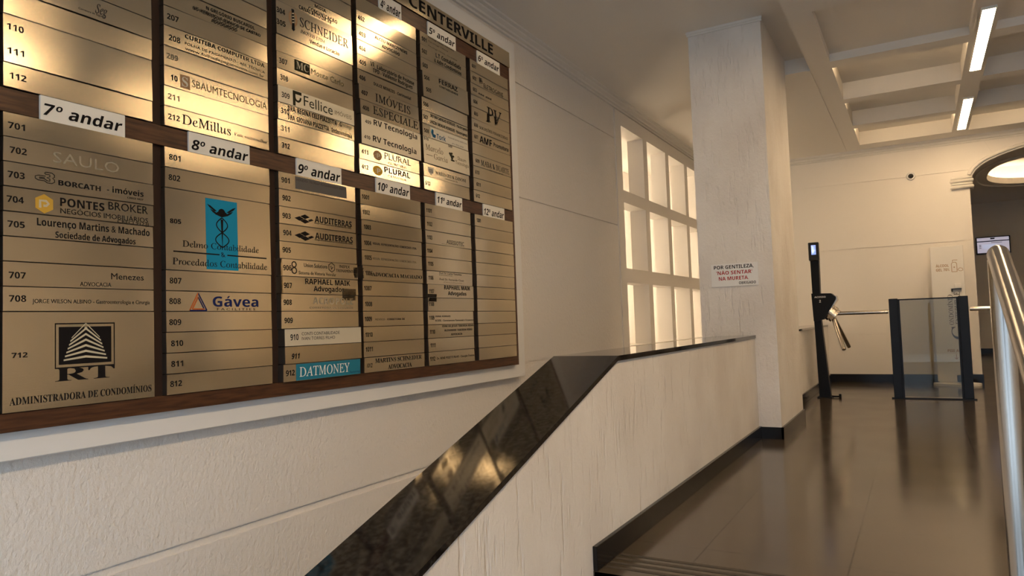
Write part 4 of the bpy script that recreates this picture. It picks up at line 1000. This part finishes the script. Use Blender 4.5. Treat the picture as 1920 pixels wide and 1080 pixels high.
turnstile(1.225, -1, 'black tripod turnstile right of the glass gate, mostly behind the steel handrail')

t = thing('glass_gate', (0.085, 9.38, -1.0), 'waist high smoked glass gate panel between dark posts', 'gate')
for (x0, x1) in ((-0.304, -0.212), (0.381, 0.473)):
    b = MB(); b.box(x0, x1, 9.33, 9.43, -0.985, 0.150, 'dark_alu', 0.004)
    xa, xb = (x1, x1 + 0.018) if x0 < 0 else (x0 - 0.018, x0)
    b.box(xa, xb, 9.352, 9.408, -0.985, 0.142, 'dark_alu'); b.build('post', t)
b = MB(); b.box(-0.200, 0.369, 9.375, 9.385, -0.975, 0.128, 'gate_glass'); b.build('glass_panel', t)['label'] = 'smoked glass panel'
b = MB(); b.box(-0.212, 0.381, 9.362, 9.398, 0.128, 0.143, 'dark_alu'); b.build('top_rail', t)
b = MB(); b.box(-0.330, 0.500, 9.35, 9.41, -1.0, -0.986, 'baseboard_stone', 0.003); b.build('floor_rail', t)['label'] = 'dark floor rail'

# ================================================================== gel dispenser totem
ty = 11.16; fq = ty / 10.9
tx0, tx1, tz0, tz1 = 0.166, 0.545, -0.955, 0.855
t = thing('gel_dispenser', (0.36, ty, -1.0), 'tall white hand gel totem against the end wall, behind the glass gate', 'dispenser')
b = MB(); b.box(tx0, tx1, ty, ty + 0.10, tz0, tz1, 'totem_white', 0.004)
TY = ty - 0.0012
b.letters('ÁLCOOL', 'B', 'ink_c', (0.225, TY, 0.575), (1, 0, 0), ZD, 0.148, 0.035); b.letters('GEL 70%', 'B', 'ink_c', (0.225, TY, 0.520), (1, 0, 0), ZD, 0.155, 0.035)
def line(mb, pts, wd, ik, closed=False):
    n = len(pts)
    for i in range(n if closed else n - 1):
        p, q = Vector(pts[i]), Vector(pts[(i + 1) % n]); d = (q - p).normalized(); nn = Vector((-d.y, d.x)) * wd / 2
        mb.add([(v.x, TY, v.y) for v in (p + nn, q + nn, q - nn, p - nn)], [(0, 1, 2, 3)], 'ink_' + ik)
line(b, [(0.405, 0.505), (0.405, 0.61), (0.418, 0.632), (0.452, 0.632), (0.465, 0.61), (0.465, 0.505)], 0.006, 'c', True); line(b, [(0.425, 0.565), (0.445, 0.565)], 0.006, 'c'); line(b, [(0.435, 0.555), (0.435, 0.575)], 0.006, 'c'); line(b, [(0.42, 0.64), (0.42, 0.66), (0.475, 0.66)], 0.006, 'c')
line(b, [(0.475, 0.525), (0.505, 0.51), (0.53, 0.52), (0.528, 0.545), (0.50, 0.555), (0.478, 0.54)], 0.005, 'c', True)
b.letters('C', 's', 'ink_g', (0.510, TY, -0.395), ZD, (-1, 0, 0), 0.18, 0.150)
b.letters('ONDOMÍNIO', 's', 'ink_g', (0.392, TY, -0.200), ZD, (-1, 0, 0), 0.40, 0.052); b.letters('ENTERVILLE', 's', 'ink_g', (0.478, TY, -0.195), ZD, (-1, 0, 0), 0.43, 0.066)
b.letters('PISE AQUI', 'B', 'ink_c', (0.300, TY, -0.560), (1, 0, 0), ZD, 0.205, 0.034)
line(b, [(0.395, -0.590), (0.395, -0.655)], 0.007, 'c'); line(b, [(0.375, -0.635), (0.395, -0.657), (0.415, -0.635)], 0.007, 'c')
b.build('panel', t)
b = MB(); b.box(0.385, 0.500, ty - 0.05, ty, 0.268, 0.280, 'black_plastic'); b.cyl((0.392, ty - 0.04, 0.235), (0.392, ty - 0.04, 0.275), 0.009, 'black_plastic', 12); b.box(0.425, 0.495, ty - 0.035, ty, 0.280, 0.345, 'totem_white', 0.004); b.build('spout', t)['label'] = 'dark dispenser spout'
b = MB(); b.prism(ell(0.385, ty - 0.02, 0.275, 0.20, 40), 2, -1.0, -0.972, 'totem_white'); b.box(tx0 + 0.02, tx1 - 0.02, ty + 0.01, ty + 0.09, -0.975, -0.95, 'totem_white'); b.build('base_plate', t)
b = MB(); b.box(0.385, 0.455, ty - 0.10, ty - 0.03, -0.950, -0.862, 'black_plastic', 0.006); b.box(0.455, 0.54, ty - 0.08, ty - 0.05, -0.925, -0.895, 'black_plastic'); b.box(0.40, 0.44, ty - 0.03, ty, -0.92, -0.89, 'black_plastic'); b.build('foot_pedal', t)['label'] = 'black foot pedal'

# ================================================================== security camera on the end wall
t = thing('security_camera', (0.0, EY, 1.90), 'small round white security camera high on the end wall', 'camera')
b = MB(); b.tube([(0.0, EY, 1.90), (0.0, EY - 0.02, 1.90), (0.0, EY - 0.034, 1.90)], [0.056, 0.056, 0.046], 'white_panel', 28); b.build('housing', t)
b = MB(); b.tube([(0.0, EY - 0.030, 1.90)] + [(0.0, EY - 0.034 - 0.034 * math.sin(a), 1.90) for a in (0.0, 0.4, 0.8, 1.2, 1.5)], [0.034] + [0.034 * math.cos(a) for a in (0.0, 0.4, 0.8, 1.2, 1.5)], 'black_plastic', 24); b.build('dome', t)['label'] = 'black lens dome'

# ================================================================== television beyond the arch
t = thing('wall_television', (1.49, BY - 0.03, 1.40), 'black framed wall television showing a pale page, beyond the arch', 'television')
b = MB(); b.box(1.175, 1.815, BY - 0.10, BY - 0.04, 1.205, 1.590, 'black_plastic', 0.006); b.box(1.40, 1.60, BY - 0.04, BY, 1.30, 1.50, 'black_plastic'); b.build('casing', t)
b = MB(); b.box(1.200, 1.790, BY - 0.1025, BY - 0.0995, 1.235, 1.568, 'screen_lavender')
b.box(1.200, 1.790, BY - 0.1035, BY - 0.1025, 1.478, 1.498, 'ink_k'); b.box(1.45, 1.53, BY - 0.1035, BY - 0.1025, 1.530, 1.560, 'ink_k')
b.box(1.46, 1.66, BY - 0.1035, BY - 0.1025, 1.448, 1.458, 'ink_x')
for zz in (1.40, 1.37, 1.335): b.box(1.235, 1.275, BY - 0.1035, BY - 0.1025, zz, zz + 0.012, 'ink_x'); b.box(1.30, 1.55 - (1.4 - zz), BY - 0.1035, BY - 0.1025, zz + 0.002, zz + 0.008, 'screen_pale')
b.build('screen', t)['label'] = 'lit pale lavender screen'

# ================================================================== stainless stair handrail
t = thing('stair_handrail', (0.175, 2.10, -1.16), 'thick stainless steel stair handrail at the right edge', 'handrail')
hx, hy, hr = 0.175, 2.10, 0.0240
top = 0.118
d = Vector((0, -1.0, -0.46)).normalized()
b = MB(); b.tube([(hx, hy, -1.16), (hx, hy, top)], hr, 'rail_steel', 32); b.cyl((hx, hy, -1.16), (hx, hy, -1.145), 0.05, 'rail_steel', 28); b.build('post', t)
b = MB()
A = Vector((hx, hy, top + 0.012)); B_ = A + d * 2.05
b.tube([A - d * 0.030, A - d * 0.026, A - d * 0.016, A - d * 0.004, A + d * 0.02, B_], [0.004, 0.013, 0.0205, hr, hr, hr], 'rail_steel', 32); b.build('rail', t)
b = MB(); b.tube([(hx, B_.y + 0.05, -1.80), (hx, B_.y + 0.05, B_.z)], hr, 'rail_steel', 32); b.build('post', t)

bpy.data.objects.remove(_fo, do_unlink=True)
